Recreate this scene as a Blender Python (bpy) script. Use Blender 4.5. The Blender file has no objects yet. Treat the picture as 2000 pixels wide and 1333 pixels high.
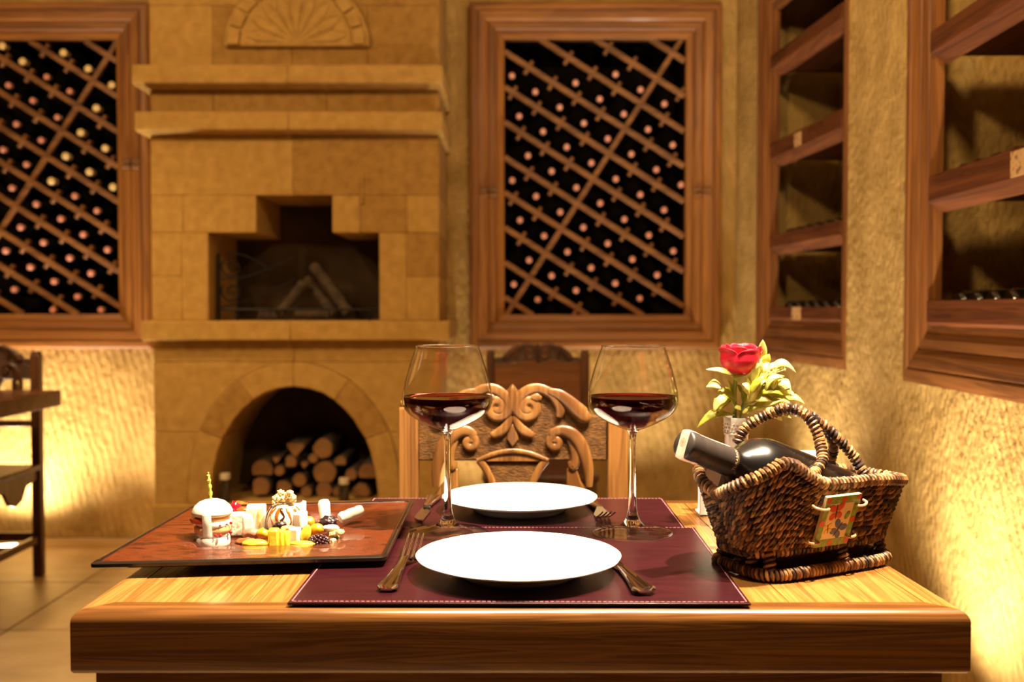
import bpy, bmesh, math, random
from mathutils import Vector, Matrix, noise as mnoise

R = math.radians
rng = random.Random(11)
SC = bpy.context.scene
COL = SC.collection

# ------------------------------------------------------------------ camera
CAMZ, PITCH, FPX = 1.077, R(1.79), 2000.0
cam_d = bpy.data.cameras.new('camera')
cam = bpy.data.objects.new('camera', cam_d)
COL.objects.link(cam)
cam.location = (0, 0, CAMZ)
cam.rotation_euler = (R(90) - PITCH, 0, 0)
cam_d.sensor_width = 36.0
cam_d.lens = 36.0
cam_d.clip_start = 0.05
cam_d.dof.use_dof = True
cam_d.dof.focus_distance = 1.33
cam_d.dof.aperture_fstop = 4.6
SC.camera = cam

# ------------------------------------------------------------------ world, lights, exposure
w = bpy.data.worlds.new('world')
SC.world = w
w.use_nodes = True
w.node_tree.nodes['Background'].inputs[0].default_value = (1.0, 0.72, 0.42, 1)
w.node_tree.nodes['Background'].inputs[1].default_value = 0.006
SC.view_settings.view_transform = 'Standard'
SC.view_settings.look = 'None'
SC.view_settings.exposure = 0.0
SC.view_settings.gamma = 1.0
SC.view_settings.use_curve_mapping = False

WARM = (1.0, 0.70, 0.36)
TUNG = (1.0, 0.80, 0.55)

def spot(name, loc, target, energy, angle, blend=0.5, color=WARM, radius=0.04):
    d = bpy.data.lights.new(name, 'SPOT')
    d.energy = energy; d.color = color; d.spot_size = R(angle); d.spot_blend = blend
    d.shadow_soft_size = radius
    o = bpy.data.objects.new(name, d); COL.objects.link(o)
    o.location = loc
    o.rotation_euler = (Vector(target) - Vector(loc)).to_track_quat('-Z', 'Y').to_euler()
    return o

def area(name, loc, target, energy, sx, sy, color=WARM):
    d = bpy.data.lights.new(name, 'AREA')
    d.energy = energy; d.color = color; d.shape = 'RECTANGLE'; d.size = sx; d.size_y = sy
    o = bpy.data.objects.new(name, d); COL.objects.link(o)
    o.location = loc
    o.rotation_euler = (Vector(target) - Vector(loc)).to_track_quat('-Z', 'Y').to_euler()
    return o

# the ceiling spots over the laid table
spot('table_spot', (0.72, 1.14, 2.66), (0.03, 1.36, 0.76), 820, 66, 0.6, TUNG, 0.035)
spot('table_spot', (0.22, 1.22, 2.66), (0.05, 1.36, 0.76), 300, 62, 0.7, TUNG, 0.035)
spot('table_spot', (-0.15, 0.92, 2.66), (0.0, 1.42, 0.80), 190, 46, 0.7, TUNG, 0.035)
# unseen fill spots below the ceiling, added for the overall room level
spot('room_fill', (-1.6, 1.7, 2.66), (-1.5, 4.3, 1.3), 92, 95, 0.9, WARM, 0.10)
spot('room_fill', (0.55, 1.6, 2.66), (0.5, 4.7, 1.5), 100, 90, 0.8, WARM, 0.10)
spot('room_fill', (-2.1, 2.2, 2.66), (-2.0, 4.7, 1.4), 80, 85, 0.8, WARM, 0.10)
spot('room_fill', (-0.3, 1.35, 2.66), (1.15, 2.9, 1.4), 95, 95, 0.8, WARM, 0.10)
spot('room_fill', (-2.2, 3.0, 2.66), (-2.1, 3.4, 0.0), 150, 110, 0.8, WARM, 0.10)
# recessed floor uplights that wash the walls
UPC = (1.0, 0.87, 0.68)
UP = [(-2.27, 4.58, 170, 155), (-1.62, 4.50, 45, 130), (-0.20, 4.52, 45, 120), (0.62, 4.52, 80, 88), (0.90, 3.66, 140, 92), (0.86, 2.40, 205, 122)]
for (ux, uy, ue, ua) in UP:
    spot('uplight', (ux, uy, 0.02), (ux, uy + 0.0001, 1.0), ue, ua, 1.0, UPC, 0.05)

# ------------------------------------------------------------------ pixel to world
FW = Vector((0, math.cos(PITCH), -math.sin(PITCH)))
UPV = Vector((0, math.sin(PITCH), math.cos(PITCH)))
def _ray(px, py):
    return FW + Vector((1, 0, 0)) * ((px - 1000) / FPX) + UPV * ((666.5 - py) / FPX)
def at(px, py, Y):
    d = _ray(px, py); t = Y / d.y
    return Vector((d.x * t, Y, CAMZ + d.z * t))
def onz(px, py, z):
    d = _ray(px, py); t = (z - CAMZ) / d.z
    return Vector((d.x * t, d.y * t, z))

# ------------------------------------------------------------------ materials
def _mat(name):
    m = bpy.data.materials.new(name); m.use_nodes = True
    nt = m.node_tree
    return m, nt, nt.nodes['Principled BSDF']
def _set(b, **k):
    for a, v in k.items():
        b.inputs[a.replace('_', ' ')].default_value = v
def c4(c):
    return (c[0], c[1], c[2], 1.0)
def plain(name, col, rough=0.5, metal=0.0, coat=0.0, **k):
    m, nt, b = _mat(name)
    _set(b, Base_Color=c4(col), Roughness=rough, Metallic=metal, Coat_Weight=coat)
    for a, v in k.items(): b.inputs[a.replace('_', ' ')].default_value = v
    return m
def mottled(name, cols, scale=(1, 1, 1), ns=6, detail=5, dist=0.0, rough=0.6, coat=0.0, bump=0.2, bscale=40, bdist=0.004,
            bstretch=None, wave=None, lo=0.3, hi=0.7, metal=0.0, spec=0.5, sss=0.0, rotz=0.0):
    m, nt, b = _mat(name)
    N = nt.nodes.new; L = nt.links.new
    tc = N('ShaderNodeTexCoord'); mp = N('ShaderNodeMapping')
    mp.inputs['Scale'].default_value = scale; mp.inputs['Rotation'].default_value = (0, 0, rotz)
    L(tc.outputs['Object'], mp.inputs['Vector'])
    no = N('ShaderNodeTexNoise'); no.inputs['Scale'].default_value = ns; no.inputs['Detail'].default_value = detail
    no.inputs['Distortion'].default_value = dist
    L(mp.outputs[0], no.inputs['Vector'])
    rp = N('ShaderNodeValToRGB'); e = rp.color_ramp.elements
    e[0].position = lo; e[0].color = c4(cols[0]); e[1].position = hi; e[1].color = c4(cols[-1])
    for i, c in enumerate(cols[1:-1]):
        x = rp.color_ramp.elements.new(lo + (hi - lo) * (i + 1) / (len(cols) - 1)); x.color = c4(c)
    L(no.outputs['Fac'], rp.inputs[0]); L(rp.outputs[0], b.inputs['Base Color'])
    _set(b, Roughness=rough, Coat_Weight=coat, Metallic=metal)
    b.inputs['Specular IOR Level'].default_value = spec
    if sss:
        b.inputs['Subsurface Weight'].default_value = sss; b.inputs['Subsurface Radius'].default_value = (0.01, 0.006, 0.004)
    if bump:
        mp2 = N('ShaderNodeMapping'); mp2.inputs['Scale'].default_value = bstretch or (1, 1, 1)
        mp2.inputs['Rotation'].default_value = (0, 0, rotz)
        L(tc.outputs['Object'], mp2.inputs['Vector'])
        n2 = N('ShaderNodeTexNoise'); n2.inputs['Scale'].default_value = bscale; n2.inputs['Detail'].default_value = 4
        L(mp2.outputs[0], n2.inputs['Vector'])
        h = n2.outputs['Fac']
        if wave:
            mp3 = N('ShaderNodeMapping'); mp3.inputs['Rotation'].default_value = wave.get('rot', (0, 0, 0))
            L(tc.outputs['Object'], mp3.inputs['Vector'])
            wv = N('ShaderNodeTexWave'); wv.bands_direction = wave.get('dir', 'X')
            wv.inputs['Scale'].default_value = wave['scale']; wv.inputs['Distortion'].default_value = wave.get('dist', 3)
            wv.inputs['Detail'].default_value = 2; wv.inputs['Detail Scale'].default_value = wave.get('ds', 1.5)
            L(mp3.outputs[0], wv.inputs['Vector'])
            mx = N('ShaderNodeMath'); mx.operation = 'MULTIPLY_ADD'
            L(wv.outputs['Fac'], mx.inputs[0]); mx.inputs[1].default_value = wave.get('amt', 0.6); L(h, mx.inputs[2])
            h = mx.outputs[0]
        bp = N('ShaderNodeBump'); bp.inputs['Strength'].default_value = bump; bp.inputs['Distance'].default_value = bdist
        L(h, bp.inputs['Height']); L(bp.outputs[0], b.inputs['Normal'])
    return m
def wood(name, dark, light, axis=1, across=22, along=0.9, rough=0.45, coat=0.0, bump=0.15, line=0.55, spec=0.35):
    m, nt, b = _mat(name)
    b.inputs['Specular IOR Level'].default_value = spec
    N = nt.nodes.new; L = nt.links.new
    tc = N('ShaderNodeTexCoord')
    s = [across] * 3; s[axis] = along
    mp = N('ShaderNodeMapping'); mp.inputs['Scale'].default_value = s
    L(tc.outputs['Object'], mp.inputs['Vector'])
    n1 = N('ShaderNodeTexNoise'); n1.inputs['Scale'].default_value = 1.0; n1.inputs['Detail'].default_value = 3; n1.inputs['Distortion'].default_value = 0.6
    L(mp.outputs[0], n1.inputs['Vector'])
    s2 = [across * 9] * 3; s2[axis] = along * 2.5
    mp2 = N('ShaderNodeMapping'); mp2.inputs['Scale'].default_value = s2
    L(tc.outputs['Object'], mp2.inputs['Vector'])
    n2 = N('ShaderNodeTexNoise'); n2.inputs['Scale'].default_value = 1.0; n2.inputs['Detail'].default_value = 2
    L(mp2.outputs[0], n2.inputs['Vector'])
    # growth-ring lines: a sine of the coarse noise
    mu = N('ShaderNodeMath'); mu.operation = 'MULTIPLY'; mu.inputs[1].default_value = 55
    L(n1.outputs['Fac'], mu.inputs[0])
    sn = N('ShaderNodeMath'); sn.operation = 'SINE'; L(mu.outputs[0], sn.inputs[0])
    ad = N('ShaderNodeMath'); ad.operation = 'MULTIPLY_ADD'; L(sn.outputs[0], ad.inputs[0]); ad.inputs[1].default_value = 0.16 * line
    L(n1.outputs['Fac'], ad.inputs[2])
    ad2 = N('ShaderNodeMath'); ad2.operation = 'MULTIPLY_ADD'; L(n2.outputs['Fac'], ad2.inputs[0]); ad2.inputs[1].default_value = 0.30
    L(ad.outputs[0], ad2.inputs[2])
    rp = N('ShaderNodeValToRGB'); e = rp.color_ramp.elements
    e[0].position = 0.42; e[0].color = c4(dark); e[1].position = 0.86; e[1].color = c4(light)
    L(ad2.outputs[0], rp.inputs[0]); L(rp.outputs[0], b.inputs['Base Color'])
    _set(b, Roughness=rough, Coat_Weight=coat)
    b.inputs['Coat Roughness'].default_value = 0.16
    bp = N('ShaderNodeBump'); bp.inputs['Strength'].default_value = bump; bp.inputs['Distance'].default_value = 0.002
    L(ad2.outputs[0], bp.inputs['Height']); L(bp.outputs[0], b.inputs['Normal'])
    return m
def vcol(name, rough=0.6, coat=0.0, bump=0.0):
    m, nt, b = _mat(name)
    a = nt.nodes.new('ShaderNodeAttribute'); a.attribute_name = 'Col'
    nt.links.new(a.outputs['Color'], b.inputs['Base Color'])
    _set(b, Roughness=rough, Coat_Weight=coat)
    if bump:
        tc = nt.nodes.new('ShaderNodeTexCoord'); n = nt.nodes.new('ShaderNodeTexNoise'); n.inputs['Scale'].default_value = 900
        nt.links.new(tc.outputs['Object'], n.inputs['Vector'])
        bp = nt.nodes.new('ShaderNodeBump'); bp.inputs['Strength'].default_value = bump; bp.inputs['Distance'].default_value = 0.001
        nt.links.new(n.outputs['Fac'], bp.inputs['Height']); nt.links.new(bp.outputs[0], b.inputs['Normal'])
    return m
def glow(name, col, s):
    m, nt, b = _mat(name)
    _set(b, Base_Color=(0.8, 0.8, 0.8, 1), Emission_Color=c4(col), Emission_Strength=s)
    return m

M = {}
M['tuff_back'] = mottled('tuff_back', [(0.32, 0.192, 0.055), (0.50, 0.315, 0.105)], ns=7, rough=0.9, bump=0.9, bscale=55, bdist=0.016,
                         bstretch=(1, 1, 0.45), wave=dict(scale=8.5, dist=2.2, dir='X', rot=(0, R(14), 0), amt=0.17, ds=0.8), spec=0.15)
M['tuff_side'] = mottled('tuff_side', [(0.32, 0.192, 0.052), (0.49, 0.310, 0.100)], ns=9, rough=0.9, bump=0.8, bscale=60, bdist=0.014,
                         bstretch=(1, 1, 0.6), wave=dict(scale=9, dist=4, dir='Y', rot=(R(25), 0, 0), amt=0.16, ds=1.0), spec=0.15)
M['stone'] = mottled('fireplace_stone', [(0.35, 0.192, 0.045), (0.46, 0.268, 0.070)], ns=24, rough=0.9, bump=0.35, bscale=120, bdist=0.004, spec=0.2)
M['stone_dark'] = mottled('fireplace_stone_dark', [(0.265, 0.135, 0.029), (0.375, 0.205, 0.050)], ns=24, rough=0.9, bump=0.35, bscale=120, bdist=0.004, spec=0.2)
M['dark_lining'] = mottled('dark_lining_stone', [(0.030, 0.018, 0.009), (0.075, 0.045, 0.02)], ns=5, rough=0.95, bump=0.4, bscale=40, spec=0.1)
M['tile'] = mottled('travertine', [(0.33, 0.215, 0.10), (0.44, 0.30, 0.15), (0.37, 0.24, 0.115)], scale=(1, 2.2, 1), ns=2.5, rough=0.42, bump=0.08, bscale=60)
M['grout'] = plain('grout', (0.22, 0.15, 0.08), 0.9)
M['ceiling'] = plain('ceiling_plaster', (0.45, 0.33, 0.18), 0.9); M['far_wall'] = plain('darkened_wall', (0.14, 0.085, 0.035), 0.9)  # left and front walls are coloured dark to cut bounced light
M['frame'] = wood('frame_wood', (0.14, 0.045, 0.007), (0.34, 0.132, 0.022), axis=2, across=26, along=1.0, rough=0.5, coat=0.04)
M['frame_h'] = wood('frame_wood_h', (0.14, 0.045, 0.007), (0.34, 0.132, 0.022), axis=0, across=26, along=1.0, rough=0.5, coat=0.04)
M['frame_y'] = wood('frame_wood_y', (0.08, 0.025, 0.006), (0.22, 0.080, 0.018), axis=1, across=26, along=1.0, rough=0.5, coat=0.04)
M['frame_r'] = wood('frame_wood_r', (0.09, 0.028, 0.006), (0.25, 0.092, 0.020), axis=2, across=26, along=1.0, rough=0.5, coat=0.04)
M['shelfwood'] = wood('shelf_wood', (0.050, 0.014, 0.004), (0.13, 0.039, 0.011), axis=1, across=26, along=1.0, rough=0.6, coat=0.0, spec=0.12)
M['lattice'] = wood('lattice_wood', (0.11, 0.04, 0.010), (0.26, 0.105, 0.026), axis=0, across=30, along=2, rough=0.5)
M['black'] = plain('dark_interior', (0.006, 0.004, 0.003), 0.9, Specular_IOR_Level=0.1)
M['bottle'] = plain('bottle_glass_dark', (0.006, 0.007, 0.004), 0.12, coat=0.6)
M['cap_red'] = mottled('capsule_red', [(0.58, 0.22, 0.15), (0.70, 0.31, 0.22)], ns=40, rough=0.35, bump=0)
M['cap_gold'] = mottled('capsule_gold', [(0.80, 0.56, 0.22), (0.88, 0.68, 0.34)], ns=40, rough=0.3, bump=0)
M['cork'] = plain('cork_grey', (0.05, 0.04, 0.035), 0.6)
M['tablewood'] = wood('table_wood', (0.19, 0.075, 0.015), (0.38, 0.170, 0.040), axis=1, across=44, along=1.6, rough=0.33, coat=0.25, bump=0.2, line=0.9)
M['tablewood_x'] = wood('table_wood_cross', (0.10, 0.036, 0.008), (0.22, 0.090, 0.021), axis=0, across=58, along=1.8, rough=0.26, coat=1.0, bump=0.10, line=0.8)
M['darkwood'] = wood('dark_table_wood', (0.05, 0.018, 0.006), (0.14, 0.05, 0.016), axis=0, across=14, along=0.8, rough=0.4, coat=0.1)
M['chair'] = wood('chair_wood', (0.115, 0.043, 0.010), (0.26, 0.115, 0.030), axis=2, across=24, along=1.5, rough=0.36, coat=0.25)
M['chair_tex'] = mottled('chair_wood_tooled', [(0.065, 0.026, 0.006), (0.15, 0.066, 0.016)], ns=60, rough=0.6, spec=0.15, bump=0.9, bscale=330, bdist=0.003, bstretch=(0.45, 1, 1.3))
M['chair_dark'] = wood('dark_chair_wood', (0.035, 0.012, 0.004), (0.11, 0.040, 0.012), axis=2, across=24, along=1.5, rough=0.4, coat=0.15)
M['chair_dark_tex'] = mottled('dark_chair_tooled', [(0.035, 0.014, 0.005), (0.09, 0.035, 0.012)], ns=22, rough=0.5, bump=1.0, bscale=120, bdist=0.004)
M['chair_mid'] = wood('panel_chair_wood', (0.10, 0.034, 0.009), (0.21, 0.078, 0.02), axis=0, across=20, along=1.5, rough=0.4, coat=0.1)
M['bark'] = mottled('bark', [(0.03, 0.018, 0.01), (0.09, 0.055, 0.03)], ns=20, rough=0.95, bump=0.8, bscale=40, bdist=0.01)
M['cut'] = mottled('cut_wood', [(0.16, 0.066, 0.015), (0.28, 0.125, 0.030)], ns=14, rough=0.8, bump=0.3, bscale=60)
M['firelog'] = mottled('fire_log_bark', [(0.03, 0.018, 0.009), (0.085, 0.05, 0.022)], ns=20, rough=0.95, bump=0.8, bscale=40, bdist=0.01)
M['iron'] = plain('wrought_iron', (0.012, 0.010, 0.009), 0.5, metal=0.6)
M['mat'] = mottled('burgundy_leather', [(0.019, 0.0024, 0.0042), (0.031, 0.0040, 0.0064)], scale=(1, 5, 1), ns=16, rough=0.30, coat=0.0, spec=0.35, bump=0.25, bscale=220, bdist=0.0006)
M['thread'] = plain('stitch_thread', (0.42, 0.17, 0.19), 0.7)
M['china'] = plain('white_china', (0.86, 0.84, 0.80), 0.12, coat=0.5)
M['steel'] = plain('steel', (0.82, 0.79, 0.74), 0.11, metal=1.0)
M['dish'] = mottled('brown_glaze', [(0.020, 0.004, 0.0015), (0.12, 0.022, 0.004), (0.055, 0.010, 0.003)], scale=(1, 2.5, 1), ns=38, detail=8, rough=0.2, coat=0.25, bump=1.0, bscale=420, bdist=0.0022, lo=0.32, hi=0.72)
M['dish_edge'] = plain('dish_edge', (0.012, 0.007, 0.005), 0.2, coat=0.4)

def glass(name, col=(1, 1, 1), ior=1.5, absorb=None, dens=0):
    m, nt, b = _mat(name)
    _set(b, Base_Color=c4(col), Roughness=0.0, IOR=ior, Transmission_Weight=1.0)
    if absorb:
        v = nt.nodes.new('ShaderNodeVolumeAbsorption'); v.inputs[0].default_value = c4(absorb); v.inputs[1].default_value = dens
        nt.links.new(v.outputs[0], nt.nodes['Material Output'].inputs['Volume'])
    return m
M['glass'] = glass('clear_glass')
def thin_glass(name):
    m, nt, b = _mat(name); N = nt.nodes.new; L = nt.links.new
    lw = N('ShaderNodeLayerWeight'); lw.inputs[0].default_value = 0.5
    pw = N('ShaderNodeMath'); pw.operation = 'POWER'; pw.inputs[1].default_value = 5.0; L(lw.outputs['Facing'], pw.inputs[0])
    ma = N('ShaderNodeMath'); ma.operation = 'MULTIPLY_ADD'; ma.inputs[1].default_value = 0.95; ma.inputs[2].default_value = 0.04; L(pw.outputs[0], ma.inputs[0])
    tr = N('ShaderNodeBsdfTransparent'); tr.inputs[0].default_value = (0.99, 0.99, 0.985, 1)
    rp = N('ShaderNodeValToRGB'); e = rp.color_ramp.elements
    e[0].position = 0.80; e[0].color = (0.992, 0.992, 0.99, 1); e[1].position = 1.0; e[1].color = (0.42, 0.41, 0.38, 1)
    L(lw.outputs['Facing'], rp.inputs[0]); L(rp.outputs[0], tr.inputs[0])
    gl = N('ShaderNodeBsdfGlossy'); gl.inputs['Roughness'].default_value = 0.0
    mx = N('ShaderNodeMixShader'); L(ma.outputs[0], mx.inputs[0]); L(tr.outputs[0], mx.inputs[1]); L(gl.outputs[0], mx.inputs[2])
    L(mx.outputs[0], nt.nodes['Material Output'].inputs['Surface'])
    return m
M['thin'] = thin_glass('thin_glass')
M['wine'] = glass('red_wine', (0.95, 0.45, 0.45), 1.34, (0.76, 0.010, 0.03), 110)

# ------------------------------------------------------------------ mesh builder
class MB:
    def __init__(s):
        s.v = []; s.f = []; s.c = []
    def add(s, verts, faces, col=None):
        n = len(s.v)
        s.v += [Vector(v) for v in verts]
        s.f += [tuple(i + n for i in f) for f in faces]
        s.c += [col or (1, 1, 1)] * len(verts)
        return s
    def box(s, x0, x1, y0, y1, z0, z1, col=None):
        vs = [(x, y, z) for z in (z0, z1) for y in (y0, y1) for x in (x0, x1)]
        fs = [(0, 2, 3, 1), (4, 5, 7, 6), (0, 1, 5, 4), (2, 6, 7, 3), (0, 4, 6, 2), (1, 3, 7, 5)]
        return s.add(vs, fs, col)
    def obox(s, c, ax, ay, az, col=None):          # box from centre and three half-vectors
        c, ax, ay, az = map(Vector, (c, ax, ay, az))
        vs = [c + ax * i + ay * j + az * k for k in (-1, 1) for j in (-1, 1) for i in (-1, 1)]
        fs = [(0, 2, 3, 1), (4, 5, 7, 6), (0, 1, 5, 4), (2, 6, 7, 3), (0, 4, 6, 2), (1, 3, 7, 5)]
        return s.add(vs, fs, col)
    def prism(s, poly, fn0, fn1, col=None):        # poly: 2-D points, fn0 / fn1 map them to the two end faces
        n = len(poly)
        vs = [fn0(*p) for p in poly] + [fn1(*p) for p in poly]
        fs = [tuple(range(n)), tuple(range(2 * n - 1, n - 1, -1))]
        fs += [(i, i + n, (i + 1) % n + n, (i + 1) % n) for i in range(n)]
        return s.add(vs, fs, col)
    def tube(s, pts, r, n=8, col=None, caps=True, flat=None):
        pts = [Vector(p) for p in pts]; m = len(pts)
        rs = r if isinstance(r, (list, tuple)) else [r] * m
        up = None; vs = []
        for i, p in enumerate(pts):
            t = (pts[min(i + 1, m - 1)] - pts[max(i - 1, 0)])
            t = t.normalized() if t.length > 1e-9 else Vector((0, 0, 1))
            if up is None:
                up = Vector((0, 0, 1)) if abs(t.z) < 0.9 else Vector((0, 1, 0))
            if flat is not None:
                up = Vector(flat[0])
            a = up - t * up.dot(t)
            if a.length < 1e-6: a = t.orthogonal()
            a.normalize(); up = a; bb = t.cross(a)
            fa = flat[1] if flat is not None else 1.0
            for k in range(n):
                an = 2 * math.pi * k / n
                vs.append(p + (a * math.cos(an) * fa + bb * math.sin(an)) * rs[i])
        fs = []
        for i in range(m - 1):
            for k in range(n):
                fs.append((i * n + k, i * n + (k + 1) % n, (i + 1) * n + (k + 1) % n, (i + 1) * n + k))
        if caps:
            fs.append(tuple(range(n - 1, -1, -1))); fs.append(tuple((m - 1) * n + k for k in range(n)))
        if isinstance(col, list):
            nn = len(s.v); s.add(vs, fs)
            for i in range(m):
                for k in range(n): s.c[nn + i * n + k] = col[i]
            return s
        return s.add(vs, fs, col)
    def lathe(s, prof, n=32, c=(0, 0, 0), ax=(0, 0, 1), col=None, mod=None, closed=False):
        c = Vector(c); ax = Vector(ax).normalized()
        e1 = ax.orthogonal().normalized() if abs(ax.z) < 0.99 else Vector((1, 0, 0)); e2 = ax.cross(e1)
        vs = []; fs = []; idx = []
        for (r, z) in prof:
            if r <= 1e-7:
                idx.append([len(vs)] * n); vs.append(c + ax * z)
            else:
                row = []
                for k in range(n):
                    an = 2 * math.pi * k / n
                    rr = r * (mod(an, r, z) if mod else 1)
                    row.append(len(vs)); vs.append(c + ax * z + (e1 * math.cos(an) + e2 * math.sin(an)) * rr)
                idx.append(row)
        pairs = list(zip(idx[:-1], idx[1:]))
        if closed: pairs.append((idx[-1], idx[0]))
        for a, b in pairs:
            for k in range(n):
                q = [a[k], a[(k + 1) % n], b[(k + 1) % n], b[k]]
                q = [x for i, x in enumerate(q) if x not in q[:i]]
                if len(q) >= 3: fs.append(tuple(q))
        return s.add(vs, fs, col)
    def grid(s, fn, nu, nv, col=None):
        vs = [fn(i / nu, j / nv) for j in range(nv + 1) for i in range(nu + 1)]
        fs = [(j * (nu + 1) + i, j * (nu + 1) + i + 1, (j + 1) * (nu + 1) + i + 1, (j + 1) * (nu + 1) + i) for j in range(nv) for i in range(nu)]
        return s.add(vs, fs, col)
    def blob(s, c, r, seed=0, amp=0.12, freq=1.6, sub=3, col=None, M3=None):
        bm = bmesh.new(); bmesh.ops.create_icosphere(bm, subdivisions=sub, radius=1.0)
        off = Vector((seed * 3.17, seed * 1.31, seed * 7.7)); c = Vector(c); vs = []
        for v in bm.verts:
            p = v.co.copy(); k = 1 + amp * mnoise.noise(p * freq + off) + amp * 0.5 * mnoise.noise(p * freq * 2.3 + off)
            q = Vector((p.x * r[0], p.y * r[1], p.z * r[2])) * k
            if M3: q = M3 @ q
            vs.append(c + q)
        fs = [tuple(v.index for v in f.verts) for f in bm.faces]
        bm.free()
        return s.add(vs, fs, col)
    def build(s, name, mat, parent=None, bevel=0.0, seg=2, ang=38, loc=None, vc=False, sub=0):
        off = Vector(loc) if loc is not None else Vector((0, 0, 0))
        p = parent
        while p is not None:
            off = off + p.location; p = p.parent
        me = bpy.data.meshes.new(name)
        me.from_pydata([v - off for v in s.v], [], s.f)
        if vc:
            a = me.color_attributes.new('Col', 'FLOAT_COLOR', 'POINT')
            flat = []
            for c in s.c: flat += [c[0], c[1], c[2], 1.0]
            a.data.foreach_set('color', flat)
        bm = bmesh.new(); bm.from_mesh(me); bmesh.ops.recalc_face_normals(bm, faces=bm.faces); bm.to_mesh(me); bm.free()
        for q in me.polygons: q.use_smooth = True
        me.set_sharp_from_angle(angle=R(ang))
        me.materials.append(mat)
        o = bpy.data.objects.new(name, me); COL.objects.link(o)
        if parent is not None: o.parent = parent
        elif loc is not None: o.location = loc
        if bevel:
            md = o.modifiers.new('bevel', 'BEVEL'); md.width = bevel; md.segments = seg; md.limit_method = 'ANGLE'; md.angle_limit = R(40)
        if sub:
            md = o.modifiers.new('sub', 'SUBSURF'); md.levels = sub; md.render_levels = sub
        return o

def tag(o, label=None, cat=None, group=None, kind=None):
    if label: o['label'] = label
    if cat: o['category'] = cat
    if group: o['group'] = group
    if kind: o['kind'] = kind
    return o
def thing(name, label, cat, loc=(0, 0, 0), group=None):
    o = bpy.data.objects.new(name, None); COL.objects.link(o); o.location = loc; o.empty_display_size = 0.05
    return tag(o, label, cat, group)
def dup(root, loc, label=None, group=None):
    r = root.copy(); COL.objects.link(r); r.location = loc
    if label: r['label'] = label
    if group: r['group'] = group
    for ch in list(root.children):
        c = ch.copy(); COL.objects.link(c); c.parent = r
        for g in list(ch.children):
            d = g.copy(); COL.objects.link(d); d.parent = c
    return r
def catmull(pts, k=6):
    pts = [Vector(p) for p in pts]; out = []
    for i in range(len(pts) - 1):
        p0 = pts[max(i - 1, 0)]; p1 = pts[i]; p2 = pts[i + 1]; p3 = pts[min(i + 2, len(pts) - 1)]
        for j in range(k):
            t = j / k
            out.append(0.5 * ((2 * p1) + (p2 - p0) * t + (2 * p0 - 5 * p1 + 4 * p2 - p3) * t * t + (3 * p1 - p0 - 3 * p2 + p3) * t ** 3))
    out.append(pts[-1]); return out
def resample(pts, step):
    pts = [Vector(p) for p in pts]; out = [pts[0].copy()]; need = step
    for a, b in zip(pts[:-1], pts[1:]):
        d = (b - a).length; pos = 0
        while d - pos >= need - 1e-12 and d > 0:
            pos += need; out.append(a.lerp(b, pos / d)); need = step
        need -= (d - pos)
        if need <= 1e-9: need = step
    return out
ORD = ['first', 'second', 'third', 'fourth', 'fifth', 'sixth', 'seventh', 'eighth', 'ninth', 'tenth', 'eleventh', 'twelfth']

# ================================================================== the room
YB = 4.80                      # back wall
YF = 4.30                      # face of the fireplace
ZC = 2.75
def Xn(Y): return 1.0971 + 0.015 * Y            # near stretch of the right wall
def Xf(Y): return 1.149 - 0.0775 * (Y - 3.455)  # far stretch of the right wall
XL, YFRONT = -3.4, -1.6

# floor: stone tiles over a mortar bed
fl = MB().box(XL, 1.3, YFRONT, YB, -0.06, -0.012).build('floor', M['grout']); tag(fl, kind='structure')
ti = 0
for i in range(-3, 5):
    for j in range(-9, 6):
        x0 = -1.69 + 0.6 * i; y0 = 3.41 + 0.6 * (j - 3)
        x1, y1 = x0 + 0.594, y0 + 0.594
        x0, x1 = max(x0, XL), min(x1, Xn(min(y0, 3.4)) - 0.0 if y0 < 3.4 else Xf(y1))
        y0, y1 = max(y0, YFRONT), min(y1, YB)
        if x1 - x0 < 0.03 or y1 - y0 < 0.03: continue
        h = rng.uniform(-0.0015, 0.0)
        MB().box(x0, x1, y0, y1, -0.02, h).build('tile', M['tile'], fl, bevel=0.003, seg=1)

def wall_grid(name, us, vs, skip, fn, mat):
    b = MB()
    for i in range(len(us) - 1):
        for j in range(len(vs) - 1):
            um, vm = (us[i] + us[i + 1]) / 2, (vs[j] + vs[j + 1]) / 2
            if any(a < um < c and d < vm < e for (a, c, d, e) in skip): continue
            b.add([fn(us[i], vs[j]), fn(us[i + 1], vs[j]), fn(us[i + 1], vs[j + 1]), fn(us[i], vs[j + 1])], [(0, 1, 2, 3)])
    o = b.build(name, mat); tag(o, kind='structure'); return o

# the two lattice cabinets on the back wall (outer frame rectangles, x0 x1 z0 z1)
def pxrect(x0, x1, y0, y1, Y):
    a = at(x0, y1, Y); c = at(x1, y0, Y); return (a.x, c.x, a.z, c.z)
CAB_C = pxrect(918, 1411, 4, 682, 4.74)
CAB_CI = pxrect(985, 1341, 67, 617, 4.74)
fw_ = CAB_CI[0] - CAB_C[0]
CAB_L = pxrect(-203, 289, 4, 682, 4.74)
CAB_LI = pxrect(-136, 221, 75, 615, 4.74)
hole_c = (CAB_CI[0] - 0.01, CAB_CI[1] + 0.01, CAB_CI[2] - 0.01, CAB_CI[3] + 0.01)
hole_l = (CAB_LI[0] - 0.01, CAB_LI[1] + 0.01, CAB_LI[2] - 0.01, CAB_LI[3] + 0.01)
XC = 1.149 - 0.0775 * (YB - 3.455)
us = sorted([XL, hole_l[0], hole_l[1], hole_c[0], hole_c[1], XC])
vs = sorted([0, hole_l[2], hole_l[3], hole_c[2], hole_c[3], ZC])
wall_grid('wall_back', us, vs, [hole_c, hole_l], lambda u, v: (u, YB, v), M['tuff_back'])

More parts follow.
